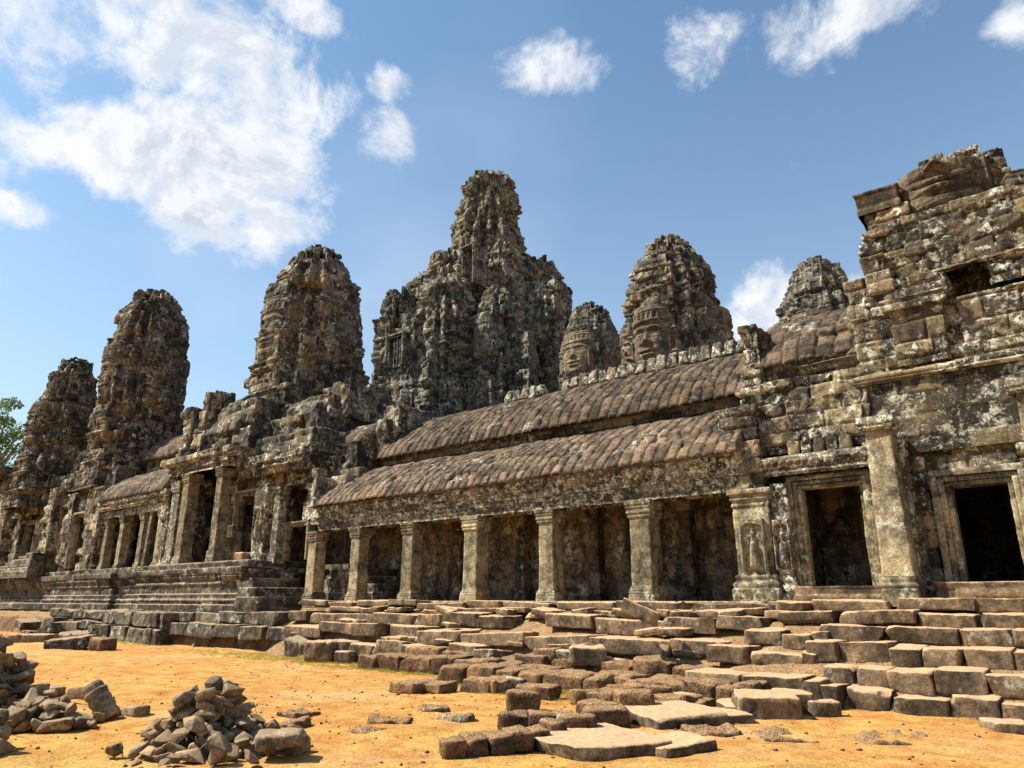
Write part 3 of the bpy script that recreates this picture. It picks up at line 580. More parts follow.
for i in range(5):                                                       # row of worn seated figures over the lintel
    V, Fq, r = joinm([stone_geo(.26, .22, .36, 300 + i, (-5.72 + i * .30, 17.86, 5.30), (0, 0, .1), res=8, bev=.12, rough=.06), stone_geo(.16, .18, .2, 340 + i, (-5.72 + i * .30, 17.84, 5.48), (0, 0, .1), res=7, bev=.09)])
    mesh('carved_figure', V, Fq, M_WALL if i % 2 else M_COLM, pv, r, True)
wall(-7.4, -3.95, 17.95, 18.9, 5.25, 6.55, seed=35, amp=0.056, no=.14, ch=.42)
wall(-7.5, -6.5, 17.62, 18.6, 4.42, 6.55, seed=36, amp=0.037, no=.12)
wall(-7.2, -3.95, 18.5, 20.5, 6.5, 7.3, seed=37, amp=0.062, no=.14, ch=.34)
wall(-7.0, -3.95, 19.6, 21.0, 7.2, 8.0, seed=38, amp=.04, ch=.2, prof=[(7.2, .1), (7.4, .1), (7.42, 0), (7.6, .05), (7.62, .2), (7.8, .2), (7.82, .3), (8.0, .3)])
vault('roof', pv, M_ROOF, -7.0, -4.3, [(19.3, 7.95), (19.45, 8.3), (19.9, 8.9), (20.6, 9.45), (21.5, 9.9), (22.8, 10.15)], seed=39, step=.03, rib=.45, ribd=.07, brk=.08)
vault('rear_roof', pv, M_ROOF, -7.0, -4.3, [(22.8, 10.1), (24, 9.8), (25.5, 8.4)], seed=39, rib=.5, ribd=.05, step=.12)
wall(-7.45, -6.75, 19.2, 20.4, 6.4, 9.35, seed=46, amp=0.043, no=.14, ch=.4, bw=.5, batter=.03)
wall(-4.35, -3.7, 19.4, 22.8, 6.4, 9.9, seed=47, amp=0.043, no=.1, back=False)
# main front with the right doorway
wall(-4.05, -2.98, 18.0, 19.0, FL - .2, 4.9, seed=41, prof=[(1.5, .12), (2.0, .12), (2.05, .05), (2.2, .08), (2.3, 0), (4.9, 0)])
wall(-4.02, -3.34, 17.66, 18.2, FL - .1, 5.2, seed=42, mat=M_TRIM, bw=2, ch=.5, amp=.02, prof=[(1.5, .1), (2.0, .1), (2.1, .03), (2.2, .06), (2.35, 0), (4.8, 0), (4.9, .06), (5.2, .06)])
wall(-1.22, 2.6, 18.0, 19.0, FL - .2, 4.9, seed=43, prof=[(1.5, .12), (2.0, .12), (2.05, .05), (2.2, .08), (2.3, 0), (4.9, 0)])
door_frame(pv, -2.58, -1.55, 2.12, 4.10, 17.90, .36, .6, 50)
mass('door_sill', pv, M_STEP, -3.1, -1.1, 17.3, 18.3, FL - .1, 2.10, step=.045, ch=.19, bw=2.4, amp=.04, joint=.03, no=.03, seed=44)
wall(-3.4, -1.0, 18.1, 19.0, 4.40, 4.95, seed=52)
wall(-4.1, 2.6, 17.95, 19.0, 4.9, 6.62, seed=45, ch=.43, bw=.95, amp=.02, joint=.022, miss=.0)
wall(-4.14, 2.65, 17.9, 19.1, 6.6, 6.86, seed=48, ch=.13, bw=2.6, amp=.03, prof=[(6.6, 0), (6.66, .1), (6.74, .04), (6.86, .04)])
wall(-4.05, -.1, 18.0, 19.2, 6.84, 8.32, seed=49, ch=.40, bw=.85, amp=0.037, miss=.05)
wall(-.12, 2.6, 17.9, 19.2, 6.84, 8.6, seed=50, ch=.42, bw=.9, amp=.05)
wall(-3.2, -2.1, 17.8, 18.6, 6.9, 8.5, seed=51, ch=.42, bw=1.2, amp=.03, prof=[(6.9, 0), (8.2, 0), (8.22, .1), (8.5, .1)])
# inner rooms stay dark: rear wall, side walls and a ceiling slab
mass('inner_wall', pv, M_BACK, -6.3, -3.3, 20.9, 21.5, FL, 8.4, step=.12, amp=.01, joint=.01, seed=53)
mass('inner_wall', pv, M_BACK, -3.5, 2.6, 25.2, 25.6, FL, 8.4, step=.2, amp=.01, joint=.01, seed=153)
mass('inner_wall', pv, M_BACK, -3.6, -3.2, 18.7, 25.3, FL, 6.6, step=.12, seed=54)
mass('inner_wall', pv, M_BACK, -6.5, -6.1, 18.6, 21.0, FL, 6.6, step=.12, seed=55)
mass('inner_wall', pv, M_BACK, 2.2, 2.7, 18.6, 25.0, FL, 8.4, step=.15, seed=55)
mass('ceiling_slab', pv, M_BACK, -6.4, 2.6, 18.4, 25.3, 6.0, 6.4, step=.15, seed=56)
mass('floor_slab', pv, M_STEP, -6.4, 2.7, 17.9, 25.4, FL - .4, 2.03, step=.12, seed=57)
# second stage with its dark hole, side wing and upper tower
wall(-3.75, -1.98, 18.15, 22.6, 8.3, 9.15, seed=58, amp=0.043, no=.1, miss=.05)
wall(-1.1, 2.4, 18.15, 22.6, 8.5, 9.15, seed=59, amp=0.037, no=.1)
wall(-2.2, -.9, 19.3, 22.6, 8.2, 9.4, seed=60, amp=.05)
wall(-3.6, 2.3, 18.2, 22.6, 9.08, 10.6, seed=61, amp=0.050, no=.14, miss=.07, ch=.36, back=False)
wall(-2.75, -.35, 18.1, 19.2, 9.1, 10.75, seed=62, amp=0.043, no=.16, miss=.04, batter=.06)
wall(-3.5, -2.5, 18.3, 20.2, 10.55, 11.15, seed=63, amp=0.037, no=.12)
mass('roof_slab', pv, M_ROOF, -3.62, -2.62, 18.25, 20.3, 11.12, 11.72, step=.045, ch=.3, bw=2.2, amp=.02, joint=.03, no=.05, seed=64, lean=(0., 0.))
wall(-3.72, -3.1, 18.1, 18.7, 7.9, 9.9, seed=65, amp=.1, no=.1, bw=.4)
wall(-2.75, -.45, 19.0, 21.6, 10.5, 12.35, seed=66, amp=0.068, no=.18, miss=.08, ch=.34, bw=.5, top_jag=.7)
carve_face(pv, M_FACE, -1.78, 20.2, -math.pi / 2, 11.95, 1.42, 1.1, 1.5, .85, 5, vmax=.0)
wall(-2.8, -2.35, 18.5, 19.3, 10.6, 12.0, seed=67, amp=0.074, no=.2, bw=.4, top_jag=.4)
wall(-1.75, -.85, 18.8, 20.5, 11.6, 12.4, seed=68, amp=0.087, no=.18, bw=.45, ch=.3, miss=.10, top_jag=.6)
wall(-2.2, -1.7, 18.9, 20.0, 11.9, 12.5, seed=168, amp=0.062, no=.14, bw=.45, ch=.3, top_jag=.2)
wall(-.45, 2.2, 18.7, 22.6, 10.5, 11.5, seed=69, amp=0.074, no=.2, bw=.6, miss=.05, top_jag=.35)
wall(.3, 2.2, 18.9, 22.6, 11.4, 11.9, seed=70, amp=0.074, no=.2, bw=.6)

# free-standing porch pillars in front of the doorway
def pillar(label, x, y, H, seed):
    t = thing('stone_pillar', label, 'pillar', (x, y, FL + .1), 'plain square pillars before the right doorway')
    z0 = FL + .1
    c = lathe('shaft', t, M_COLM, x, y, z0 + .4, z0 + H - .26, sq(.30, [(.4, .02), (.5, 0), (H, -.05)], seed, z0, .014), 64, 80)
    lathe('base', t, M_COLM, x, y, z0 - .2, z0 + .45, sq(.32, [(-.2, .04), (.14, .04), (.15, .01), (.22, .05), (.28, .01), (.34, .03), (.40, -.01), (.45, -.03)], seed + 1, z0), 64, 30)
    lathe('capital', t, M_TRIM, x, y, z0 + H - .3, z0 + H, sq(.33, [(H - .3, -.04), (H - .26, .05), (H - .18, .03), (H - .15, .06), (H, .02)], seed + 2, z0, .04), 64, 18)
pillar('bare square stone pillar standing between the two dark doorways at right', -3.63, 17.25, 3.80, 71)
pillar('square stone pillar cut off by the right edge of the photo beside the doorway', -.78, 17.25, 4.15, 75)
# ------------------------------------------------------------------ gatehouse, side gallery and pavilions on the left
GF = 3.35                                                               # their floor stands higher
def masses(th, mat, name, lst, **base):
    for i, q in enumerate(lst):
        k = dict(step=.08, ch=.40, bw=.75, amp=.07, joint=.04, no=.09, miss=.03); k.update(base)
        if len(q) > 7: k.update(q[7])
        mass(name, th, k.pop('mat', mat), *q[:6], seed=q[6], **k)
PL = [(1.2, .16), (1.55, .16), (1.58, .06), (1.72, .10), (1.82, .02), (1.98, .05), (2.02, -.04), (2.34, -.04), (2.38, .04), (2.52, .0), (2.6, .08), (2.7, .14), (2.74, .10), (2.82, .2), (3.05, .2)]
pn = thing('plinth', 'long dark moulded stone plinth carrying the left half of the temple', 'plinth', (-36, 17, 1.2))
for i, (a, b, y) in enumerate(((-36.6, -27.3, 16.15), (-40.4, -36.2, 16.75), (-47, -40.0, 16.45), (-64, -46.6, 16.75))):
    mass('moulded_base', pn, M_PLIN, a, b, y, 20, 1.2, 3.05 + .01 * i, step=.06, prof=PL, ch=.36, bw=1.1, amp=.03, joint=.03, no=.05, seed=80 + i, miss=.03)
mass('upper_step', pn, M_PLIN, -36.3, -27.6, 16.5, 20, 3.0, GF, step=.06, ch=.2, bw=.9, amp=.04, no=.05, seed=88)
mass('upper_step', pn, M_PLIN, -64, -36.2, 16.95, 20, 3.0, GF + .01, step=.07, ch=.2, bw=.9, amp=.04, no=.05, seed=89)
for i in range(4): mass('stair', pn, M_PLIN, -27.7 + i * .1, -26.9 + .40 * i, 16.25 - .1 * i, 18.4, 1.2, 2.95 - .36 * i, step=.07, ch=.3, bw=.7, amp=.05, no=.06, seed=90 + i)
for i in range(4): mass('stair', pn, M_PLIN, -25.0, -22.6 + .32 * i, 18.6, 20.4, 1.5, 2.95 - .30 * i, step=.09, ch=.3, bw=.9, amp=.03, no=.04, seed=94 + i)

gt = thing('gatehouse', 'two-storey stone gatehouse with tall pillars, devata carvings and dark doorway left of the gallery', 'temple building', (-30.5, 18, GF))
for i, (x, h_, s, y) in enumerate(((-34.1, 4.25, .33, 17.0), (-31.1, 4.2, .29, 17.0), (-35.3, 4.0, .40, 17.2), (-27.75, 3.1, .25, 17.9))):
    make_column(gt, x, y, GF, h_, s, 120 + i * 3, M_COLM if i < 2 else M_TRIM)
masses(gt, M_WALL, 'wall_section', [
    (-32.0, -31.4, 17.9, 18.8, GF, 7.0, 130), (-29.5, -27.9, 18.0, 18.8, GF, 7.0, 131), (-32.0, -26.0, 17.95, 18.9, 6.5, 8.3, 132),
    (-26.3, -23.6, 18.1, 18.9, 4.75, 6.6, 133, dict(mat=M_TRIM)), (-24.1, -23.0, 18.5, 19.2, 4.5, 6.4, 134),
    (-36.2, -34.9, 17.5, 18.6, GF, 7.6, 135), (-34.9, -33.7, 19.0, 19.6, GF, 7.8, 136), (-33.6, -32.2, 18.9, 19.5, GF + 1.5, 7.8, 137)])
door_frame(gt, -31.15, -29.8, GF + .4, 6.35, 17.8, .26, .5, 140, step=.08)
door_frame(gt, -27.3, -26.0, GF, 4.75, 18.0, .2, .4, 150, step=.08)
mass('door_sill', gt, M_STEP, -31.4, -29.4, 17.3, 18.2, GF - .1, GF + .4, step=.08, ch=.2, seed=141)
dv = mass('pilaster', gt, M_TRIM, -29.35, -28.45, 17.6, 18.2, GF, 6.9, step=.06, ch=.8, bw=3, amp=.02, no=.05, seed=142)
devata(dv, -28.9, GF + .9, .6, 1.5, 17.56, M_TRIM, 7)
mass('inner_wall', gt, M_BACK, -36, -23, 20.8, 21.4, GF, 8, step=.2, seed=143)
mass('inner_wall', gt, M_BACK, -28.6, -28.2, 18.7, 21.0, GF, 8, step=.2, seed=144)
mass('ceiling_slab', gt, M_BACK, -36, -23.4, 18.6, 21.2, 6.6, 7.0, step=.2, seed=145)
masses(gt, M_WALL, 'entablature', [
    (-36.0, -30.2, 16.65, 19.0, GF + 4.2, 8.45, 160, dict(step=.06, prof=[(7.5, 0), (7.75, 0), (7.78, .12), (7.95, .05), (8.1, .15), (8.15, .25), (8.45, .25)])),
    (-30.4, -25.6, 17.4, 19.4, 7.0, 7.9, 161, dict(step=.06, prof=[(7, 0), (7.3, .05), (7.32, .18), (7.5, .1), (7.6, .22), (7.9, .22)]))])
masses(gt, M_TOW, 'upper_storey', [
    (-36.2, -35.3, 17.2, 20.2, 8.4, 11.4, 170, dict(no=.25, top_jag=.6)), (-34.7, -30.4, 17.6, 21, 8.4, 9.6, 171), (-33.9, -30.8, 18.0, 21, 9.5, 11.2, 172, dict(no=.22, miss=.07)),
    (-30.6, -26.0, 18.0, 21.2, 7.85, 9.0, 173, dict(no=.16)), (-30.0, -26.4, 18.5, 21.4, 8.9, 9.9, 174, dict(no=.2)),
    (-34.4, -31.0, 19.6, 24.5, 11.0, 12.4, 175, dict(no=.25, batter=.1)), (-31.2, -27.0, 19.5, 24.5, 9.6, 11.0, 176, dict(no=.25)), (-28.6, -26.2, 19.9, 23, 9.8, 11.9, 177, dict(no=.2, batter=.12, top_jag=.4)),
    (-26.4, -24.0, 18.9, 22, 6.5, 8.2, 178, dict(no=.2)), (-25.6, -23.4, 19.9, 22.5, 8.0, 9.3, 179, dict(no=.2, top_jag=.3)), (-24.3, -22.9, 20.1, 22.6, 8.0, 10.0, 180, dict(no=.16, batter=.14))])
vault('roof', gt, M_TOW, -34.2, -31.6, [(17.5, 9.55), (17.6, 10.0), (18.1, 10.7), (19.0, 11.3), (20.2, 11.7)], seed=181, step=.06, rib=.5, ribd=.08, brk=.2, no=.14)
vault('roof', gt, M_TOW, -29.8, -27.6, [(19.0, 10.0), (19.2, 10.5), (19.7, 11.0), (20.4, 11.3)], seed=182, step=.06, rib=.5, ribd=.08, brk=.2, no=.14)
vault('roof', gt, M_ROOF, -26.2, -24.3, [(19.2, 8.1), (19.35, 8.5), (19.9, 9.0), (20.9, 9.4)], seed=183, step=.05, rib=.42, ribd=.07, brk=.2, no=.1)
mass('gable_end', gt, M_WALL, -35.1, -34.3, 17.3, 19.2, 8.4, 12.3, step=.07, ch=.42, bw=.6, amp=.1, no=.16, seed=184, batter=.06, top_jag=.5)
# loose blocks stacked inside the porch opening
lg = thing('side_gallery', 'shorter colonnade with low vault roof, left of the tall gatehouse pillars', 'gallery', (-40, 18, GF))
for i, x in enumerate((-43.6, -41.6, -39.2, -37.2)): make_column(lg, x, 17.35, GF, 2.75, .25, 190 + i * 3, M_COLM)
mass('architrave', lg, M_TRIM, -44.2, -36.4, 17.0, 17.8, 6.1, 6.5, step=.06, ch=.4, bw=2, amp=.02, no=.04, seed=200)
mass('cornice', lg, M_TRIM, -44.2, -36.4, 16.95, 18, 6.5, 7.1, step=.05, ch=.3, bw=1.1, amp=.04, no=.06, seed=201, prof=[(6.5, 0), (6.6, .1), (6.7, .05), (6.9, .18), (7.1, .18)], ornament=leafband(6.6, 6.9, .35, .08))
mass('back_wall', lg, M_BACK, -46, -36, 19.6, 20.2, GF, 9, step=.15, seed=202)
vault('roof', lg, M_ROOF, -44.2, -36.5, [(16.7, 7.05), (16.8, 7.35), (17.3, 7.95), (18.1, 8.5), (19.4, 8.9)], seed=203, step=.06, rib=.42, ribd=.07)
mass('clerestory_wall', lg, M_TOW, -45.2, -36.0, 19.3, 20.2, 8.7, 9.8, step=.08, ch=.3, bw=1.2, amp=.05, no=.08, seed=204)
vault('upper_roof', lg, M_ROOF, -45.2, -36.2, [(19.0, 9.75), (19.1, 10.1), (19.6, 10.8), (20.4, 11.4), (21.6, 11.8)], seed=205, step=.07, rib=.45, ribd=.07)
mass('wall_section', lg, M_WALL, -36.9, -36.2, 17.0, 19.6, GF, 7.0, step=.08, amp=.05, seed=206)
mass('ridge_block', lg, M_TOW, -38.5, -36.0, 20.5, 23, 9.5, 12.6, step=.1, amp=.08, no=.15, seed=207)

fp = thing('far_pavilion', 'distant weathered pavilion with narrow doorways and steep stair at the far left', 'temple building', (-52, 18, GF))
masses(fp, M_WALL, 'wall_section', [
    (-46.2, -44.2, 16.9, 19, GF, 8.0, 210), (-49.6, -48.6, 17.0, 19, GF, 8.0, 211, dict(no=.14)), (-48.8, -46.0, 17.2, 19, 6.7, 8.4, 212),
    (-52.6, -51.4, 16.9, 19.0, GF, 8.6, 213, dict(no=.14)), (-55.2, -52.4, 17.3, 19.2, GF, 8.7, 214), (-58.4, -57.2, 17.0, 19, GF, 8.8, 215), (-60, -55, 17.2, 19.4, 7.2, 9.3, 216), (-64, -60, 16.8, 19, GF, 8.6, 217)])
masses(fp, M_TOW, 'upper_storey', [
    (-49.8, -44.6, 17.6, 21, 8.0, 9.4, 220, dict(no=.2)), (-55, -49, 17.5, 21, 8.4, 9.6, 221, dict(no=.2)), (-48.6, -45.4, 18.2, 21, 9.3, 10.6, 222, dict(no=.22)), (-53, -49.5, 18, 21, 9.4, 11.2, 223, dict(no=.2, batter=.1)), (-60, -55.5, 17.8, 21, 9.1, 10.8, 224, dict(no=.2))])
door_frame(fp, -48.3, -46.6, GF + .2, 6.5, 17.1, .3, .5, 230, step=.1); door_frame(fp, -51.2, -49.9, GF, 7.2, 17.3, .3, .5, 232, step=.1); door_frame(fp, -57.0, -55.6, GF + .3, 6.6, 17.3, .3, .5, 234, step=.1)
mass('inner_wall', fp, M_BACK, -64, -44, 20.0, 20.6, GF, 9, step=.25, seed=235)
for i in range(7): mass('stair', fp, M_PLIN, -58.6 + i * 1.05, -51.0 - .01 * i, 16.0 + .02 * i, 16.9, GF - .3, 3.5 + i * .17, step=.12, amp=.03, no=.04, seed=240 + i)
lb = thing('side_building', 'low dark stone building with flat broken top at the far left edge', 'temple building', (-70, 18, 3))
masses(lb, M_TOW, 'wall', [(-82, -63.5, 17.5, 24, 1.5, 10.5, 250, dict(no=.2, step=.14)), (-82, -64, 17.2, 24, 10.4, 11.4, 251, dict(no=.2, step=.14, prof=[(10.4, .1), (10.8, .1), (10.9, .4), (11.4, .4)]))])

# ------------------------------------------------------------------ face towers
def face_tower(label, cx, cy, z0, z1, R, prof, seed, mat, fz, fh, fw, fdepth=.7, faces=(0, 1, 2, 3), crown=.42, n=380, nz=260, fmat=None, **k):
    t = thing('face_tower', label, 'tower', (cx, cy, z0), 'stone towers carved with giant faces')
    fl = [(-math.pi / 2 + q * math.pi / 2, fz, fw, fh) for q in faces]
    V, Fq, r = tower_geo(cx, cy, z0, z1, R, prof, seed, n=n, nz=nz, faces=fl, **k)
    mesh('shaft', V, Fq, mat, t, r)
    tt = (fz - z0) / (z1 - z0)
    for q, f in enumerate(fl):
        rr = R * interp(np.array(tt), prof) * (.97 * .35 + .65) - .18
        carve_face(t, fmat or M_FACE, cx, cy, f[0], fz, float(rr), fw, fh, fdepth, seed + q, *( (100, 130) if q < 2 else (40, 50)), rz=lambda Zq: R * interp((Zq - z0) / (z1 - z0), prof) * (.97 * .35 + .65) - .18)
    if crown:
        V, Fq, r = joinm(crown_geo(cx, cy, z1 - .25, R * crown, seed + 9)); mesh('crown', V, Fq, mat, t, r)
    return t
BUL = [(0, 1.15), (.2, 1.06), (.36, 1.02), (.38, .95), (.5, 1.0), (.70, .99), (.78, .95), (.86, .85), (.88, .80), (.95, .64), (1, .50)]
BU2 = [(0, 1.15), (.2, 1.06), (.34, 1.06), (.36, .99), (.5, .99), (.62, .95), (.75, .88), (.86, .75), (.93, .62), (1, .43)]
face_tower('orange-tinged face tower with rounded top rising behind the far-left roofs', -47.0, 19.4, 8.0, 21.4, 2.35, BUL, 401, M_WARM, 15.2, 2.1, 1.2, fmat=M_WARM, tiera=.04, crag=.08, ero=.42, topjag=1.1, crown=.40)
face_tower('dark stepped tower at the left edge beside the green tree', -55.8, 18.2, 7.5, 18.3, 2.15, [(0, 1.2), (.3, 1.1), (.32, 1.0), (.6, .98), (.75, .8), (.77, .72), (.88, .66), (.9, .55), (1, .4)], 402, M_TOW, 13.3, 1.6, 1.1, fmat=M_TOW, faces=(0, 1), tier=1.2, tiera=.07, crown=.36, nz=220, n=300)
face_tower('broad dark face tower standing above the gatehouse left of the central spire', -33.4, 22.6, 9.0, 21.2, 2.85, BU2, 403, M_TOW, 15.8, 2.0, 1.35, fmat=M_TOW, tiera=.05, crag=.085, ero=.42, topjag=1.1, crown=.42)
face_tower('slender small tower squeezed between the central spire and the smiling-face tower', -28.2, 43.7, 8.0, 23.2, 2.3, BUL, 404, M_TOW, 19.0, 1.9, 1.3, nz=240, n=260, crown=.5)
face_tower('tower with clear smiling face above the gallery ridge, right of the central spire', -17.65, 36.2, 6.5, 22.2, 2.8, [(0, 1.05), (.4, 1.05), (.62, .99), (.72, .93), (.8, .86), (.88, .76), (.94, .62), (1, .42)], 405, M_WARM, 15.3, 2.1, 1.25, fdepth=1.15, fmat=M_FACE, tier=1.35, tiera=.06, crag=.07, ero=.34, topjag=1.0, crown=.40, nz=300)
face_tower('small grey tower peeping over the gallery roof next to the ruined corner tower', -12.2, 46.3, 8.0, 22.8, 2.75, [(0, 1.0), (.5, 1.0), (.7, .95), (.8, .85), (.9, .68), (1, .5)], 406, M_CEN, 17.0, 2.0, 1.4, tier=1.1, tiera=.05, nz=240, n=260, crown=.46)

ct = thing('central_tower', 'huge craggy central spire of clustered turrets, tallest tower of the temple', 'tower', (-41.3, 46.2, 6))
cvx = np.array([-.666, .745]); crx = np.array([.745, .666])
def cpos(s, w_): p = np.array([-41.3, 46.2]) + crx * s - cvx * w_; return float(p[0]), float(p[1])
CB = [(0, 1.1), (.5, 1.05), (.75, .95), (.88, .78), (.95, .6), (1, .4)]
for i, (nm, s, w_, z0, z1, R, pr, kk) in enumerate((
    ('base_drum', 0, 0, 6, 24.5, 7.6, [(0, 1.1), (.8, 1.0), (1, .85)], dict(n=560, nz=240, ero=.7)), ('shoulder', .5, -.4, 18, 28.6, 5.0, [(0, 1.2), (.5, 1.1), (.72, 1.02), (.88, .9), (1, .66)], dict(n=560, nz=260, ero=.9, flute=.7)),
    ('spire', .1, 0, 22, 41.4, 3.5, [(0, 1.2), (.30, 1.08), (.45, 1.02), (.60, .94), (.66, .86), (.80, .77), (.9, .64), (.96, .57), (1, .46)], dict(n=380, nz=330, tier=2.6, tiera=.04, groove=.2, topjag=.9)),
    ('turret', -5.1, .5, 14, 30.4, 2.9, CB, dict(nz=280)), ('turret', -3.3, 3.0, 14, 31.9, 2.2, CB, dict(nz=280, n=300)), ('turret', 1.4, 3.6, 14, 32.4, 2.15, CB, dict(nz=280, n=300)),
    ('turret', 4.8, .6, 14, 32.2, 2.7, CB, dict(nz=280)), ('turret', 3.6, 2.6, 14, 31.0, 1.9, CB, dict(nz=260, n=280)), ('turret', -3.4, 6.0, 12, 28.0, 2.1, CB, dict(nz=240, n=300)), ('turret', 1.2, 6.6, 10, 26.6, 2.3, CB, dict(nz=240, n=300)),
    ('turret', -7.3, 3.2, 12, 27.8, 2.0, CB, dict(nz=240, n=280)), ('turret', 5.0, 4.0, 12, 28.6, 2.1, CB, dict(nz=240, n=300)), ('turret', -9.3, 1.0, 12, 24.4, .75, CB, dict(nz=140, n=120)), ('turret', 6.7, 1.0, 12, 28.5, 1.5, CB, dict(nz=220, n=220)),
    ('turret', 0, -5.5, 14, 33, 2.8, CB, dict(n=160, nz=100)), ('turret', -4.5, -4, 14, 32, 2.6, CB, dict(n=160, nz=100)), ('turret', 4.5, -4, 14, 32, 2.6, CB, dict(n=160, nz=100)))):
    x, y = cpos(s, w_); kw = dict(ch=.45, bw=.65, amp=.12, ero=.6, tier=1.6 + .17 * i, tiera=.045, groove=.18, miss=.06, topjag=1.1, flute=.9, crag=.12); kw.update(kk)
    R = R * (1.06 if nm == 'turret' else 1.0)
    V, Fq, r = tower_geo(x, y, z0, z1, R, pr, 500 + i, **kw); o_ = mesh(nm, V, Fq, M_CEN, ct, r)
    if nm == 'turret' and i < 14 and R > 2.1:
        a0 = math.atan2(-y, -x); aa = -math.pi / 2 if i % 2 else 0.
        carve_face(o_, M_CEN, x, y, aa, z0 + (z1 - z0) * .72, R * .86, R * .52, R * .80, .5, 530 + i, 50, 66)
x, y = cpos(-7.0, 6.4); mass('window_wall', ct, M_CEN, x - 1.7, x + 1.7, y + .1, y + 2.5, 14, 23.6, step=.10, amp=.08, no=.15, ch=.4, bw=.6, seed=559, miss=.05, top_jag=.6)
wf_ = frame_geo(x - .75, x + .75, 19.7, 22.2, y - .5, .32, .75, 560, step=.12); mesh('window_frame', wf_[0], wf_[1], M_CEN, ct, wf_[2])
for q in (-.35, 0, .35): lathe('window_bar', ct, M_CEN, x + q, y - .1, 19.7, 22.2, lambda T, Z: (.10 + .03 * np.sin(Z * 9) + 0 * T, .5 + 0 * T), 10, 24)
for i, (s, w_, z0, z1, hw) in enumerate(((-1.6, 4.4, 26.5, 31.5, .55), (-8.4, 3, 20, 23.6, .7), (2.6, 8.6, 16, 22.0, 1.5), (4.8, 7.2, 16, 21.6, 1.2))):
    x, y = cpos(s, w_); mass('pediment', ct, M_CEN, x - hw, x + hw, y - .5, y + 1.2, z0, z1, step=.10, amp=.1, no=.2, ch=.4, bw=.6, seed=570 + i, batter=.07, miss=.06)

x, y = cpos(-1.5, 6.3); wf_ = frame_geo(x - .45, x + .45, 27.2, 30.6, y - .1, .22, 1.8, 580, step=.12); mesh('door_frame', wf_[0], wf_[1], M_CEN, ct, wf_[2])
# long inner terrace wall that carries the upper towers, behind the galleries
ut = thing('upper_terrace', 'stone terrace body behind the galleries that carries the upper towers', 'terrace', (-25, 40, 0))
masses(ut, M_TOW, 'terrace_body', [(-56, -4, 30, 64, 0, 9.0, 600, dict(step=.5, no=.2)), (-52, -8, 33, 60, 8.5, 13.5, 601, dict(step=.4, no=.3)), (-37.5, -35.0, 25, 30, 9, 13.5, 602, dict(step=.12, no=.2))])
# ------------------------------------------------------------------ stone blocks of the steps, every block an object of its own
_bs = [1000]
def block(name, label, cat, group, mat, c, size, rot, rough=.03, bev=.05, cut=True, taper=0.):
    _bs[0] += 1
    V, Fq, r = stone_geo(*size, _bs[0], (0, 0, 0), (0, 0, 0), rough=rough, bev=bev, cut=cut, taper=taper)
    o = mesh(name, V, Fq, mat, None, r, True); o.location = c; o.rotation_euler = rot
    return tag(o, label, cat, group)
br = np.random.default_rng(21)
def row(label, group, mat, xa, xb, Y, zt, h, dep, bw, name='step_block', cat='stone block', jit=.05, skip=0., slope=0., rough=.035, bev=.03, tilt=.024, lab2=None):
    x = xa; k = 0
    while x < xb:
        wv = bw * br.uniform(.7, 1.35)
        if x + wv > xb: wv = max(xb - x, .3)
        if br.random() >= skip:
            hh = h * br.uniform(.86, 1.08); y = Y + slope * (x - xa) + br.uniform(-jit, jit); dd = dep * br.uniform(.9, 1.1); zz = zt + br.uniform(-.6, .6) * jit
            block(name, label, cat, group, mat, (x + wv / 2, y + dd / 2, zz - hh / 2), (wv - .02, dd, hh), (br.normal() * tilt, br.normal() * tilt, br.normal() * tilt * 1.2), rough, bev)
        x += wv; k += 1
g = 'sandstone blocks of the steps'
# right-hand flight, bottom course first
row('squared sandstone block in the bottom course of the right-hand steps', g, M_STEP, -4.75, 2.4, 13.55, .31, .38, .75, .62, skip=.10, jit=.09, slope=.02)
row('sandstone block in the second course from the sand of the right-hand steps', g, M_STEP, -4.45, 2.4, 13.95, .66, .36, .9, .60, slope=.015)
row('sandstone block in the third course from the sand of the right-hand steps', g, M_STEP, -4.9, 2.4, 14.65, .98, .35, 1.1, .66, slope=.01)
row('sandstone block in the fourth course from the sand of the right-hand steps', g, M_STEP, -4.9, 2.4, 15.45, 1.28, .32, 1.0, .95)
row('long sandstone slab in the fifth course of the right-hand steps, one below the top', g, M_STEP, -6.0, 2.4, 16.1, 1.52, .28, 1.0, 1.25)
row('thin worn slab in the top course before the doorways at right', g, M_STEP, -5.4, 2.4, 16.75, 1.76, .26, 1.1, 1.2, jit=.06)
row('flat slab in the broken side of the right-hand steps below the carved pilaster', g, M_STEP, -6.4, -4.9, 15.2, 1.12, .3, 1.1, .8, jit=.08)
row('flat slab in the broken side of the right-hand steps below the carved pilaster', g, M_STEP, -6.9, -4.95, 14.5, .82, .36, 1.2, .85, jit=.08)
row('low slab at the outer foot of the broken side part of the right-hand steps', g, M_STEP, -6.9, -4.6, 13.5, .46, .36, 1.2, .9, jit=.10)
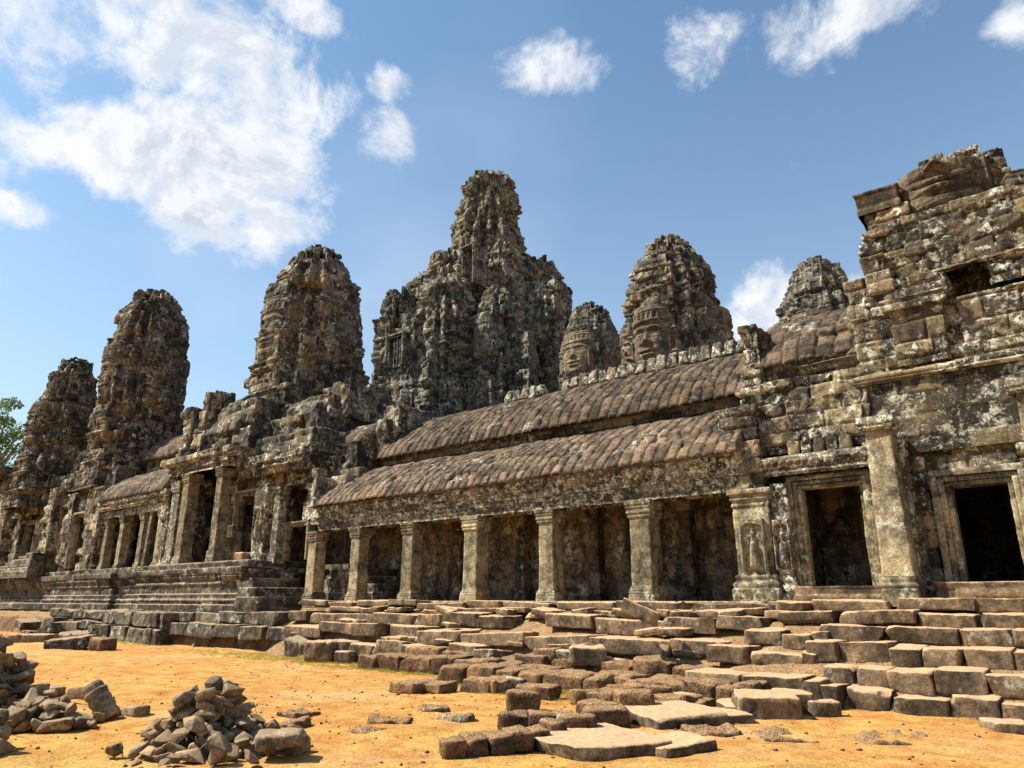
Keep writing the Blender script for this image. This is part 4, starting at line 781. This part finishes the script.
# long middle flight under the colonnade
row('slab in the top course of the long steps right below the colonnade', g, M_STEP, -24.2, -5.6, 16.75, 1.70, .20, 1.1, 1.7, jit=.08, skip=.04)
row('thin slab under the top course right below the colonnade', g, M_STEP, -24.0, -5.8, 16.55, 1.50, .16, 1.0, 1.4, jit=.10, skip=.12)
row('long squared block in the middle course of the long steps below the colonnade', g, M_STEP, -23.6, -6.2, 15.95, 1.35, .34, 1.1, 1.5, jit=.12, skip=.06)
row('big block in the lowest course of the long steps below the colonnade', g, M_STEP, -22.6, -6.8, 15.1, .98, .36, 1.1, 1.7, jit=.14, skip=.08)
row('low half-buried block in front of the lowest course of the long steps', g, M_STEP, -19.6, -8.6, 14.5, .55, .36, .8, 1.0, jit=.16, skip=.35, tilt=.05)
# left part of the terrace
g2 = 'dark slabs of the left-hand terrace'
row('dark slab on the upper edge of the terrace below the left plinth', g2, M_PLIN, -46, -24.0, 15.75, 1.28, .42, 1.2, 1.9, jit=.08, rough=.05)
row('dark block in the lower course of the terrace below the left plinth', g2, M_PLIN, -31.5, -22.4, 15.35, .82, .50, .9, 1.6, jit=.08, rough=.05)
row('big dark block standing out in front of the left-hand terrace', g2, M_PLIN, -37.3, -31.6, 15.1, 1.24, .62, 1.0, 1.5, jit=.05, rough=.06)
row('rough dark block at the foot of the projecting left-hand terrace', g2, M_PLIN, -37.5, -31.4, 15.0, .62, .70, 1.0, 1.3, jit=.1, rough=.07)
row('tumbled slab lying at the foot of the terrace near the left edge', g2, M_PLIN, -50, -37.0, 15.0, .75, .4, 1.3, 1.7, jit=.25, skip=.2, tilt=.10, rough=.05)
row('tumbled slab lying on the sand before the terrace near the left edge', g2, M_PLIN, -47, -37.5, 14.2, .32, .38, 1.2, 1.5, jit=.3, skip=.35, tilt=.12, rough=.05)
for i in range(34):
    lv = int(br.integers(3)); x = br.uniform(-22, -6.5); Y, z = ((15.35, 1.02), (16.05, 1.39), (14.9, .62))[lv]
    block('loose_stone', ('loose worn slab lying on the lowest course of the long steps', 'loose worn slab lying on the middle course of the long steps', 'loose worn slab lying at the foot of the long steps')[lv], 'flat stone', 'loose slabs on the long steps', M_STEP, (x, Y + br.uniform(.25, .55), z + .04), (br.uniform(.4, 1.0), br.uniform(.3, .6), br.uniform(.10, .2)), (br.normal() * .06, br.normal() * .08, br.normal() * .25), .05, .05)
# laterite foundation stones
g3 = 'rough laterite foundation blocks'
def lrow(lab, *a, **k):
    kk = dict(name='laterite_block', cat='laterite block', rough=.085, bev=.08, jit=.09, tilt=.04); kk.update(k); row(lab, g3, M_LAT, *a, **kk)
lrow('laterite block in the low outer kerb on the sand left of centre', -16.6, -11.4, 13.55, .36, .46, .95, .95)
lrow('laterite block in the second line behind the low kerb left of centre', -15.6, -6.8, 14.35, .46, .4, .9, .95, jit=.14, skip=.12)
lrow('laterite block in the short kerb right of the low outer kerb', -12.5, -8.2, 12.35, .33, .5, .95, .72, slope=.08)
lrow('laterite block half sunk behind the short kerb', -10.8, -6.6, 13.2, .36, .42, .8, .7, jit=.18, skip=.2)
lrow('laterite block under the broken slabs left of the right-hand steps', -7.2, -5.3, 12.75, .34, .46, .8, .55)
def px(label, x, y, w_, d_, h_, rz=0., mat=None, zb=0., name=None, cat=None, group=None, rough=None, tilt=(0, 0), bev=None):
    """block whose front foot is near the photo point (x, y) on the sand"""
    lat = mat is None; c = at_z(x, y, zb); away = Vector((c.x, c.y, 0)).normalized() * (d_ * .45)
    return block(name or ('laterite_block' if lat else 'stone_block'), label, cat or ('laterite block' if lat else 'stone block'), group, mat or M_LAT, (c.x + away.x, c.y + away.y, zb + h_ / 2 - .05), (w_, d_, h_), (tilt[0], tilt[1], rz),
                 rough if rough is not None else (.075 if lat else .035), bev or (.10 if lat else .05))
def bx(label, x0, x1, yt, yb, d_, rz=0., mat=None, zb=0., k=1., **kw):
    """block that fills the photo rectangle x0..x1, yt..yb and stands on the sand (or at height zb)"""
    c = at_z((x0 + x1) / 2, yb, zb); v = c - Vector((0, 0, EYE)); dp = v.dot(FWD); ds = math.hypot(v.x, v.y)
    w_ = (x1 - x0) * dp / F_PX * k / (abs(math.cos(rz - AZ)) + .25 * abs(math.sin(rz - AZ))) if False else (x1 - x0) * dp / F_PX * k
    h_ = max(.08, (yb - yt) * dp / F_PX - d_ * (EYE - zb - .2) / ds) + .05
    return px(label, (x0 + x1) / 2, yb, w_, d_, h_, rz, mat, zb, **kw)
SL = dict(mat=M_STEP, name='flat_stone', cat='flat stone')
bx('pitted laterite lump lying on the long laterite block in the foreground', 507, 541, 691, 712, .3, AZ, zb=.18, bev=.12, rough=.09)
bx('small squared stone on the sand above the pitted laterite lump', 505, 523, 678, 691, .2, AZ + .2, M_STEP, tilt=(.1, .15))
for x0, x1 in ((499, 528), (527, 553), (551, 577)): bx('long rough laterite block in the foreground line behind the big flat slab', x0, x1, 710, 730, .55, AZ + .1, group='laterite blocks behind the big flat slab')
for i, (x0, x1, y) in enumerate(((440, 464, 757), (462, 486, 754), (484, 508, 752), (505, 530, 749), (526, 547, 745), (543, 560, 739))): bx('laterite block in the nearest kerb at the bottom edge of the photo', x0, x1, y - 20, y, .4, AZ + .35, group='laterite blocks of the nearest kerb')
bx('small spongy laterite lump left of the reddish foreground block', 563, 596, 714, 735, .3, AZ, bev=.12, rough=.09)
bx('reddish flat-topped laterite block behind the big flat slab', 582, 628, 705, 727, .5, AZ + .3)
bx('tall rounded laterite block behind the tilted sandstone slab', 615, 653, 690, 717, .4, AZ + .1, bev=.14)
for x0, x1, y in ((650, 671, 704), (668, 688, 702), (686, 704, 699), (702, 718, 696)): bx('laterite block in the dark curved line between grass and slabs', x0, x1, y - 20, y, .5, AZ, group='laterite blocks in the curved line')
bx('laterite block alone in the dry grass right of the short kerb', 540, 573, 671, 687, .4, AZ)
bx('low laterite block behind the lone block in the dry grass', 573, 622, 676, 691, .4, AZ + .1)
bx('low laterite block left of the tall rounded one', 570, 618, 688, 704, .5, AZ + .2)
bx('small dark cube of stone on the laterite ledge', 641, 664, 660, 673, .25, AZ, M_LAT, zb=.25, rough=.03, bev=.04)
bx('low crumbled laterite heap on the bare sand at lower right', 683, 740, 724, 740, .8, AZ, rough=.2, bev=.25, zb=-.06)
bx('broad crumbled laterite bed on the bare sand below the right-hand steps', 840, 936, 732, 750, .9, AZ + .1, rough=.2, bev=.3, zb=-.1)
bx('crumbled laterite bed on the sand between lower middle and right', 752, 808, 734, 750, .9, AZ + .1, rough=.2, bev=.3, zb=-.1)
bx('big flat sandstone slab in the foreground at the bottom of the photo', 525, 650, 722, 757, 1.7, AZ + .45, zb=-.03, **SL)
bx('tilted flat sandstone slab beside the big foreground slab', 627, 715, 704, 726, 1.2, AZ + .4, tilt=(.04, -.03), **SL)
bx('thick sandstone slab lying on the sand at the foot of the broken steps', 734, 796, 691, 718, .8, AZ - .1, tilt=(.05, .03), **SL)
bx('low sandstone slab beside the thick slab at the foot of the broken steps', 776, 812, 690, 714, .6, AZ - .2, **SL)
bx('broad sandstone slab with a dark front edge behind the dry grass', 706, 775, 670, 694, 1.0, AZ - .1, zb=.02, **SL)
bx('small worn boulder in front of the lowest step course', 808, 840, 700, 716, .3, AZ, M_STEP, bev=.12)
bx('flat slab half out of frame at the lower right edge', 988, 1030, 719, 733, .5, AZ - .2, **SL)
fr_ = np.random.default_rng(33)
for i in range(30):                                                       # low worn foundation stones between the terrace and the near slabs
    X = fr_.uniform(-12.2, -5.6); Y = fr_.uniform(10.6, 14.6)
    if Y < 11.6 + .25 * (X + 8) and X < -7.5: continue
    w_ = fr_.uniform(.45, 1.05); h_ = fr_.uniform(.16, .34); back = Y > 13.2
    block('laterite_block', 'low worn laterite block of the broken pavement close under the long steps' if back else 'low worn laterite block of the broken pavement between grass and near slabs', 'laterite block', 'laterite pavement under the steps' if back else 'laterite pavement near the slabs', M_LAT, (X, Y, float(bank(np.array(X), np.array(Y))) * (Y > 13.4) * .5 + h_ * .28), (w_, fr_.uniform(.4, .7), h_), (fr_.normal() * .05, fr_.normal() * .05, fr_.normal() * .12), .09, .09)
for x0, x1, yt, yb, rz in ((640, 705, 735, 752, .4), (700, 745, 708, 722, .2), (664, 708, 690, 704, .1), (720, 770, 700, 716, 0)):
    bx('worn flat slab of the broken paving round the big foreground slab', x0, x1, yt, yb, .8, AZ + rz, tilt=(fr_.normal() * .03, fr_.normal() * .03), group='flat slabs of the broken foreground paving', rough=.04, bev=.03, **SL)
px('tilted block leaning on the top step below the fourth column', 640, 617, .85, .5, .30, .45, M_STEP, zb=1.40, tilt=(0, .42))
px('pale pointed boulder on the middle steps left of the small dark cube', 588, 664, .85, .6, .42, AZ, M_STEP, zb=.40, bev=.2, rough=.07)
px('rounded boulder resting on the laterite ledge behind the short kerb', 548, 660, .6, .5, .3, .2, zb=.4)
px('big smooth boulder at the foot of the long steps, left', 322, 661, .95, .8, .62, .5, M_STEP, bev=.2, rough=.08)
px('dark tilted boulder next to the smooth one at the foot of the long steps', 300, 656, .9, .7, .6, .2, M_PLIN, bev=.15, rough=.08, tilt=(.2, .2))
px('small low stone in front of the two boulders at the foot of the steps', 347, 662, .7, .5, .35, .1, M_STEP, bev=.12)
px('rounded stone on the sand under the projecting terrace', 172, 642, 1.1, .8, .45, .1, M_STEP, bev=.2, rough=.07)
bx('reddish boulder left of the projecting terrace', 88, 116, 638, 650, .6, 0, bev=.22)
bx('wide dark slanting slab before the terrace at left', 50, 95, 637, 648, 1.0, AZ - .2, M_PLIN, rough=.07, tilt=(.10, -.10))
bx('pale flat slab on the sand near the left rubble heap', 14, 54, 634, 642, 1.2, AZ, M_STEP, rough=.06, name='flat_stone', cat='flat stone')
for i, (x0, x1, yt, yb) in enumerate(((372, 412, 716, 728), (418, 446, 706, 716), (440, 468, 714, 725), (282, 318, 710, 718), (268, 300, 722, 731), (352, 380, 727, 737), (476, 500, 735, 742))): bx('low crumbled clod of laterite on the open sand', x0, x1, yt, yb, .5, AZ + .3 * i, rough=.16, bev=.2, zb=-.05, group='clods of laterite on the open sand')
for i, (x, y, s) in enumerate(((232, 645, .8), (258, 646, .9), (275, 647, .7), (285, 641, .7))): px('broken stone at the foot of the terrace under the gatehouse', x, y, s, s * .8, s * .6, .4 * i, M_PLIN, rough=.07, bev=.1, tilt=(.2, .15), group='broken stones under the gatehouse terrace')
for i, (a, b, c_) in enumerate(((-31.8, 17.5, .7), (-31.7, 17.9, .6), (-31.5, 17.7, .5))): block('stone_block', 'pale loose block stacked between the two tall gatehouse pillars', 'stone block', 'blocks stacked in the gatehouse porch', M_COLM, (a, b, GF + .3 + i * .55), (c_ + .3, c_, .55), (0, 0, .2 * i))
t_ = block('leaning_post', 'thin stone post leaning between the columns of the side gallery', 'stone post', None, M_COLM, (-38.3, 17.2, GF + 1.4), (.22, .22, 2.9), (0, .07, .1), cut=False, bev=.02, rough=.015)

# ------------------------------------------------------------------ heaps of broken stone: every stone dropped onto the ones below it
class Heap:
    def __init__(s, cx, cy, ext=3.2, cell=.05):
        s.c = cell; s.x0, s.y0 = cx - ext, cy - ext; s.n = int(2 * ext / cell); s.h = np.zeros((s.n, s.n))
    def drop(s, x, y, r_, top):
        i, j = int((x - s.x0) / s.c), int((y - s.y0) / s.c); k = max(1, int(r_ / s.c)); a, b = max(i - k, 0), max(j - k, 0)
        q = s.h[a:i + k + 1, b:j + k + 1]; z = np.percentile(q, 50); q[:] = np.maximum(q, z + top); return z
protos = []
for i in range(26):
    V, Fq, r = angular_geo(1.0, 4000 + i, .72); o = mesh('rubble_stone', V, Fq, M_RUB, None, r, False, link=False); protos.append(o.data)
def rubble(label, group, cx, cy, rad, hgt, n, smin, smax, sd, ell=1., ang=0., mat=None):
    H = Heap(cx, cy, rad * 1.6 + .3); r = np.random.default_rng(sd)
    for k in range(n):
        t = k / n; rr = rad * math.sqrt(r.random()) * (1 - .80 * t ** .8); a = r.uniform(0, 2 * math.pi)
        u_, v_ = rr * math.cos(a) * ell, rr * math.sin(a); x = cx + u_ * math.cos(ang) - v_ * math.sin(ang); y = cy + u_ * math.sin(ang) + v_ * math.cos(ang)
        if abs(x - cx) > rad * 1.5 or abs(y - cy) > rad * 1.5: continue
        s = r.uniform(smin, smax) * (1.25 if r.random() < .15 else 1)
        z = H.drop(x, y, s * .36, s * .46)
        if z > hgt * (1.2 - math.hypot(u_ / ell, v_) / rad): continue
        o = bpy.data.objects.new('rubble_stone', protos[int(r.integers(len(protos)))]); COL.objects.link(o)
        o.location = (x, y, z + s * .24 - .02); o.scale = (s * r.uniform(.85, 1.2), s * r.uniform(.8, 1.1), s * r.uniform(.8, 1.15)); o.rotation_euler = (r.normal() * .3, r.normal() * .3, r.uniform(0, 6.28))
        lb_ = ('largest ' if s > smax * .95 else 'small ' if s < smin + .25 * (smax - smin) else '') + label if True else ('' if True else ', small piece' if s < smin + .25 * (smax - smin) else '')
        tag(o, lb_, 'stone', group + (' (largest)' if s > smax * .95 else ' (small)' if s < smin + .25 * (smax - smin) else ''))
c1 = at_z(196, 748, 0)
rubble('broken stone in the heap at the bottom of the photo', 'stones of the bottom rubble heap', c1.x, c1.y + .15, 1.20, .62, 190, .13, .34, 61, 1.15, AZ)
c2 = at_z(-22, 712, 0)
rubble('broken stone in the tall heap cut by the left edge', 'stones of the left edge rubble heap', c2.x, c2.y, 1.6, 1.02, 100, .22, .50, 62, 1.0)
c3 = at_z(36, 728, 0)
rubble('broken stone in the low heap beside the fallen ribbed shaft', 'stones of the low left rubble heap', c3.x, c3.y, .70, .34, 50, .16, .38, 63, 1.5, AZ)
c4 = at_z(12, 752, 0)
rubble('broken stone in the corner heap at the bottom left of the photo', 'stones of the corner rubble heap', c4.x - .3, c4.y - .1,   .5, .3, 12, .2, .42, 64)
px('flat stone on the sand right of the bottom rubble heap', 280, 752, .62, .4, .18, AZ, M_RUB, rough=.06, bev=.09)
px('rounded flat stone topping the pair right of the bottom rubble heap', 282, 745, .58, .36, .17, AZ + .1, M_RUB, zb=.14, rough=.07, bev=.09, tilt=(.05, -.1))
px('squared dark stone behind the fallen ribbed shaft', 87, 699, .62, .4, .26, .35, M_RUB, bev=.03, tilt=(0, -.1))
px('low squared stone beside the left edge heap', 52, 697, .42, .35, .22, .2, M_RUB, bev=.03)
px('small lone stone on the sand between the two rubble heaps', 135, 717, .36, .28, .2, .3, M_RUB, bev=.06)
px('tiny stone next to the foot of the fallen ribbed shaft', 114, 717, .16, .16, .14, .3, M_RUB, bev=.05)
cf = at_z(98, 719, 0); fs = thing('fallen_column', 'fallen ribbed column fragment leaning on the low rubble heap', 'column fragment', (cf.x, cf.y, .0))
th_, s_ = np.meshgrid(np.linspace(0, 2 * np.pi, 40, endpoint=False), np.linspace(0, 1, 60), indexing='ij')
rad_ = .15 + .02 * np.abs(np.sin(s_ * 15)) * (s_ < .8) - .02 * (s_ > .95); xx = np.stack([rad_ * np.cos(th_), rad_ * np.sin(th_), s_ * .60 - .30], -1)
cap = np.stack([xx[:, -1] * np.array([0, 0, 1])], 1); cap0 = np.stack([xx[:, 0] * np.array([0, 0, 1])], 1); xx = np.concatenate([cap0, xx, cap], 1)
rm = np.array((Matrix.Rotation(AZ, 3, 'Z') @ Matrix.Rotation(R_(-38), 3, 'Y')))
xx = xx.reshape(-1, 3) @ rm.T + np.array([cf.x, cf.y, .25]); mesh('shaft', xx, quads(40, 62, True), M_RUB, fs, None)

# ------------------------------------------------------------------ tree beyond the far-left tower
def tree(x, y, z0, H, R, seed, label, nl=5200):
    t = thing('tree', label, 'tree', (x, y, z0)); r = np.random.default_rng(seed); parts = []
    def limb(a, b, r0, r1):
        a, b = np.array(a, float), np.array(b, float); n = 8; k = 7; d = b - a; u = np.cross(d, [.3, .5, .8]); u /= np.linalg.norm(u); v = np.cross(d / np.linalg.norm(d), u); th = np.linspace(0, 2 * np.pi, n, endpoint=False)
        T = np.linspace(0, 1, k); c = a + d * T[:, None] + r.normal(size=(k, 3)) * .15 * (T * (1 - T))[:, None] * np.linalg.norm(d) * .4
        P = c[None] + (np.cos(th)[:, None, None] * u + np.sin(th)[:, None, None] * v) * (r0 + (r1 - r0) * T)[None, :, None]
        parts.append((P.reshape(-1, 3), quads(n, k, True), .5))
    top = np.array([x, y, z0 + H * .55]); limb((x, y, z0), top, .55, .32); cl = []
    for i in range(26):
        a = r.uniform(0, 6.28); e = r.uniform(-.2, 1.0); q = np.array([x + R * math.cos(a) * r.uniform(.3, 1), y + R * math.sin(a) * r.uniform(.3, 1), z0 + H * (.62 + .36 * e * r.random() ** .3)]); limb(top - np.array([0, 0, r.uniform(0, H * .15)]), q, .18, .04); cl.append(q)
    V, Fq, rn = joinm(parts); mesh('trunk', V, Fq, M_BARK, t, rn)
    cl = np.array(cl); ci = r.integers(len(cl), size=nl); cs = r.uniform(.9, 1.7, len(cl)); g_ = r.normal(size=(nl, 3)); g_ /= np.linalg.norm(g_, axis=1, keepdims=True)
    c = cl[ci] + g_ * (cs[ci] * r.random(nl) ** .45)[:, None] * np.array([1.15, 1.15, .7])
    u = r.normal(size=(nl, 3)); u /= np.linalg.norm(u, axis=1, keepdims=True); v = np.cross(u, r.normal(size=(nl, 3))); v /= np.linalg.norm(v, axis=1, keepdims=True); s = r.uniform(.12, .26, nl)[:, None]
    P = np.stack([c - u * s, c - v * s * .5, c + u * s, c + v * s * .5], 1).reshape(-1, 3)
    mesh('crown', P, np.arange(4 * nl).reshape(-1, 4), M_LEAF, t, np.repeat(.55 * r.random(nl) + .45 * (cs[ci] - .9) / .8, 4))
tp = at_d(6, 376, 92); tree(tp.x, tp.y, 0, tp.z - .0, 5.5, 5, 'green leafy tree beyond the dark tower at the left edge')
tp = at_d(-40, 400, 96); tree(tp.x, tp.y, 0, tp.z, 5.5, 6, 'second green tree mostly outside the left edge of the photo', 3500)

# ------------------------------------------------------------------ dry grass tufts along the stones
r = np.random.default_rng(9); cs = []
def seedline(x0, y0, x1, y1, n, wid):
    for _ in range(n): t = r.random(); cs.append((x0 + (x1 - x0) * t + r.normal() * wid, y0 + (y1 - y0) * t + r.normal() * wid))
for q in ((-16.8, 13.35, -11.6, 13.35, 260, .10), (-12.6, 12.15, -8.5, 12.4, 260, .12), (-10.8, 12.4, -7, 12.2, 900, .40), (-12, 14.2, -8, 13.8, 500, .3), (-5.6, 12.4, -4.8, 13.2, 120, .12), (-7.4, 12.5, -5.6, 12.6, 240, .12), (-24, 14.9, -17, 14.3, 300, .25), (-31, 14.7, -37, 14.4, 160, .2)): seedline(*q)
for _ in range(900):
    a_ = r.normal(size=2); cs.append((-19 + a_[0] * 4.5, 14.0 + a_[1] * .45))
cs = np.array(cs); nb = 9; C = np.repeat(cs, nb, 0) + r.normal(size=(len(cs) * nb, 2)) * .035; n = len(C); a = r.uniform(0, 6.28, n); hh = r.uniform(.02, .08, n); wv = .006
z = gz(C[:, 0], C[:, 1]) - .005; le = r.normal(size=(n, 2)) * .05
P = np.stack([np.stack([C[:, 0] - wv * np.cos(a), C[:, 1] - wv * np.sin(a), z], -1), np.stack([C[:, 0] + wv * np.cos(a), C[:, 1] + wv * np.sin(a), z], -1), np.stack([C[:, 0] + le[:, 0], C[:, 1] + le[:, 1], z + hh], -1)], 1).reshape(-1, 3)
gr = mesh('dry_grass', P, np.arange(3 * n).reshape(-1, 3), M_GRASS, None, np.repeat(r.random(n), 3)); tag(gr, 'short dry yellow-green grass at the foot of the stones', 'grass', None, 'stuff')
for o in S.objects:
    if '_o' in o: del o['_o']
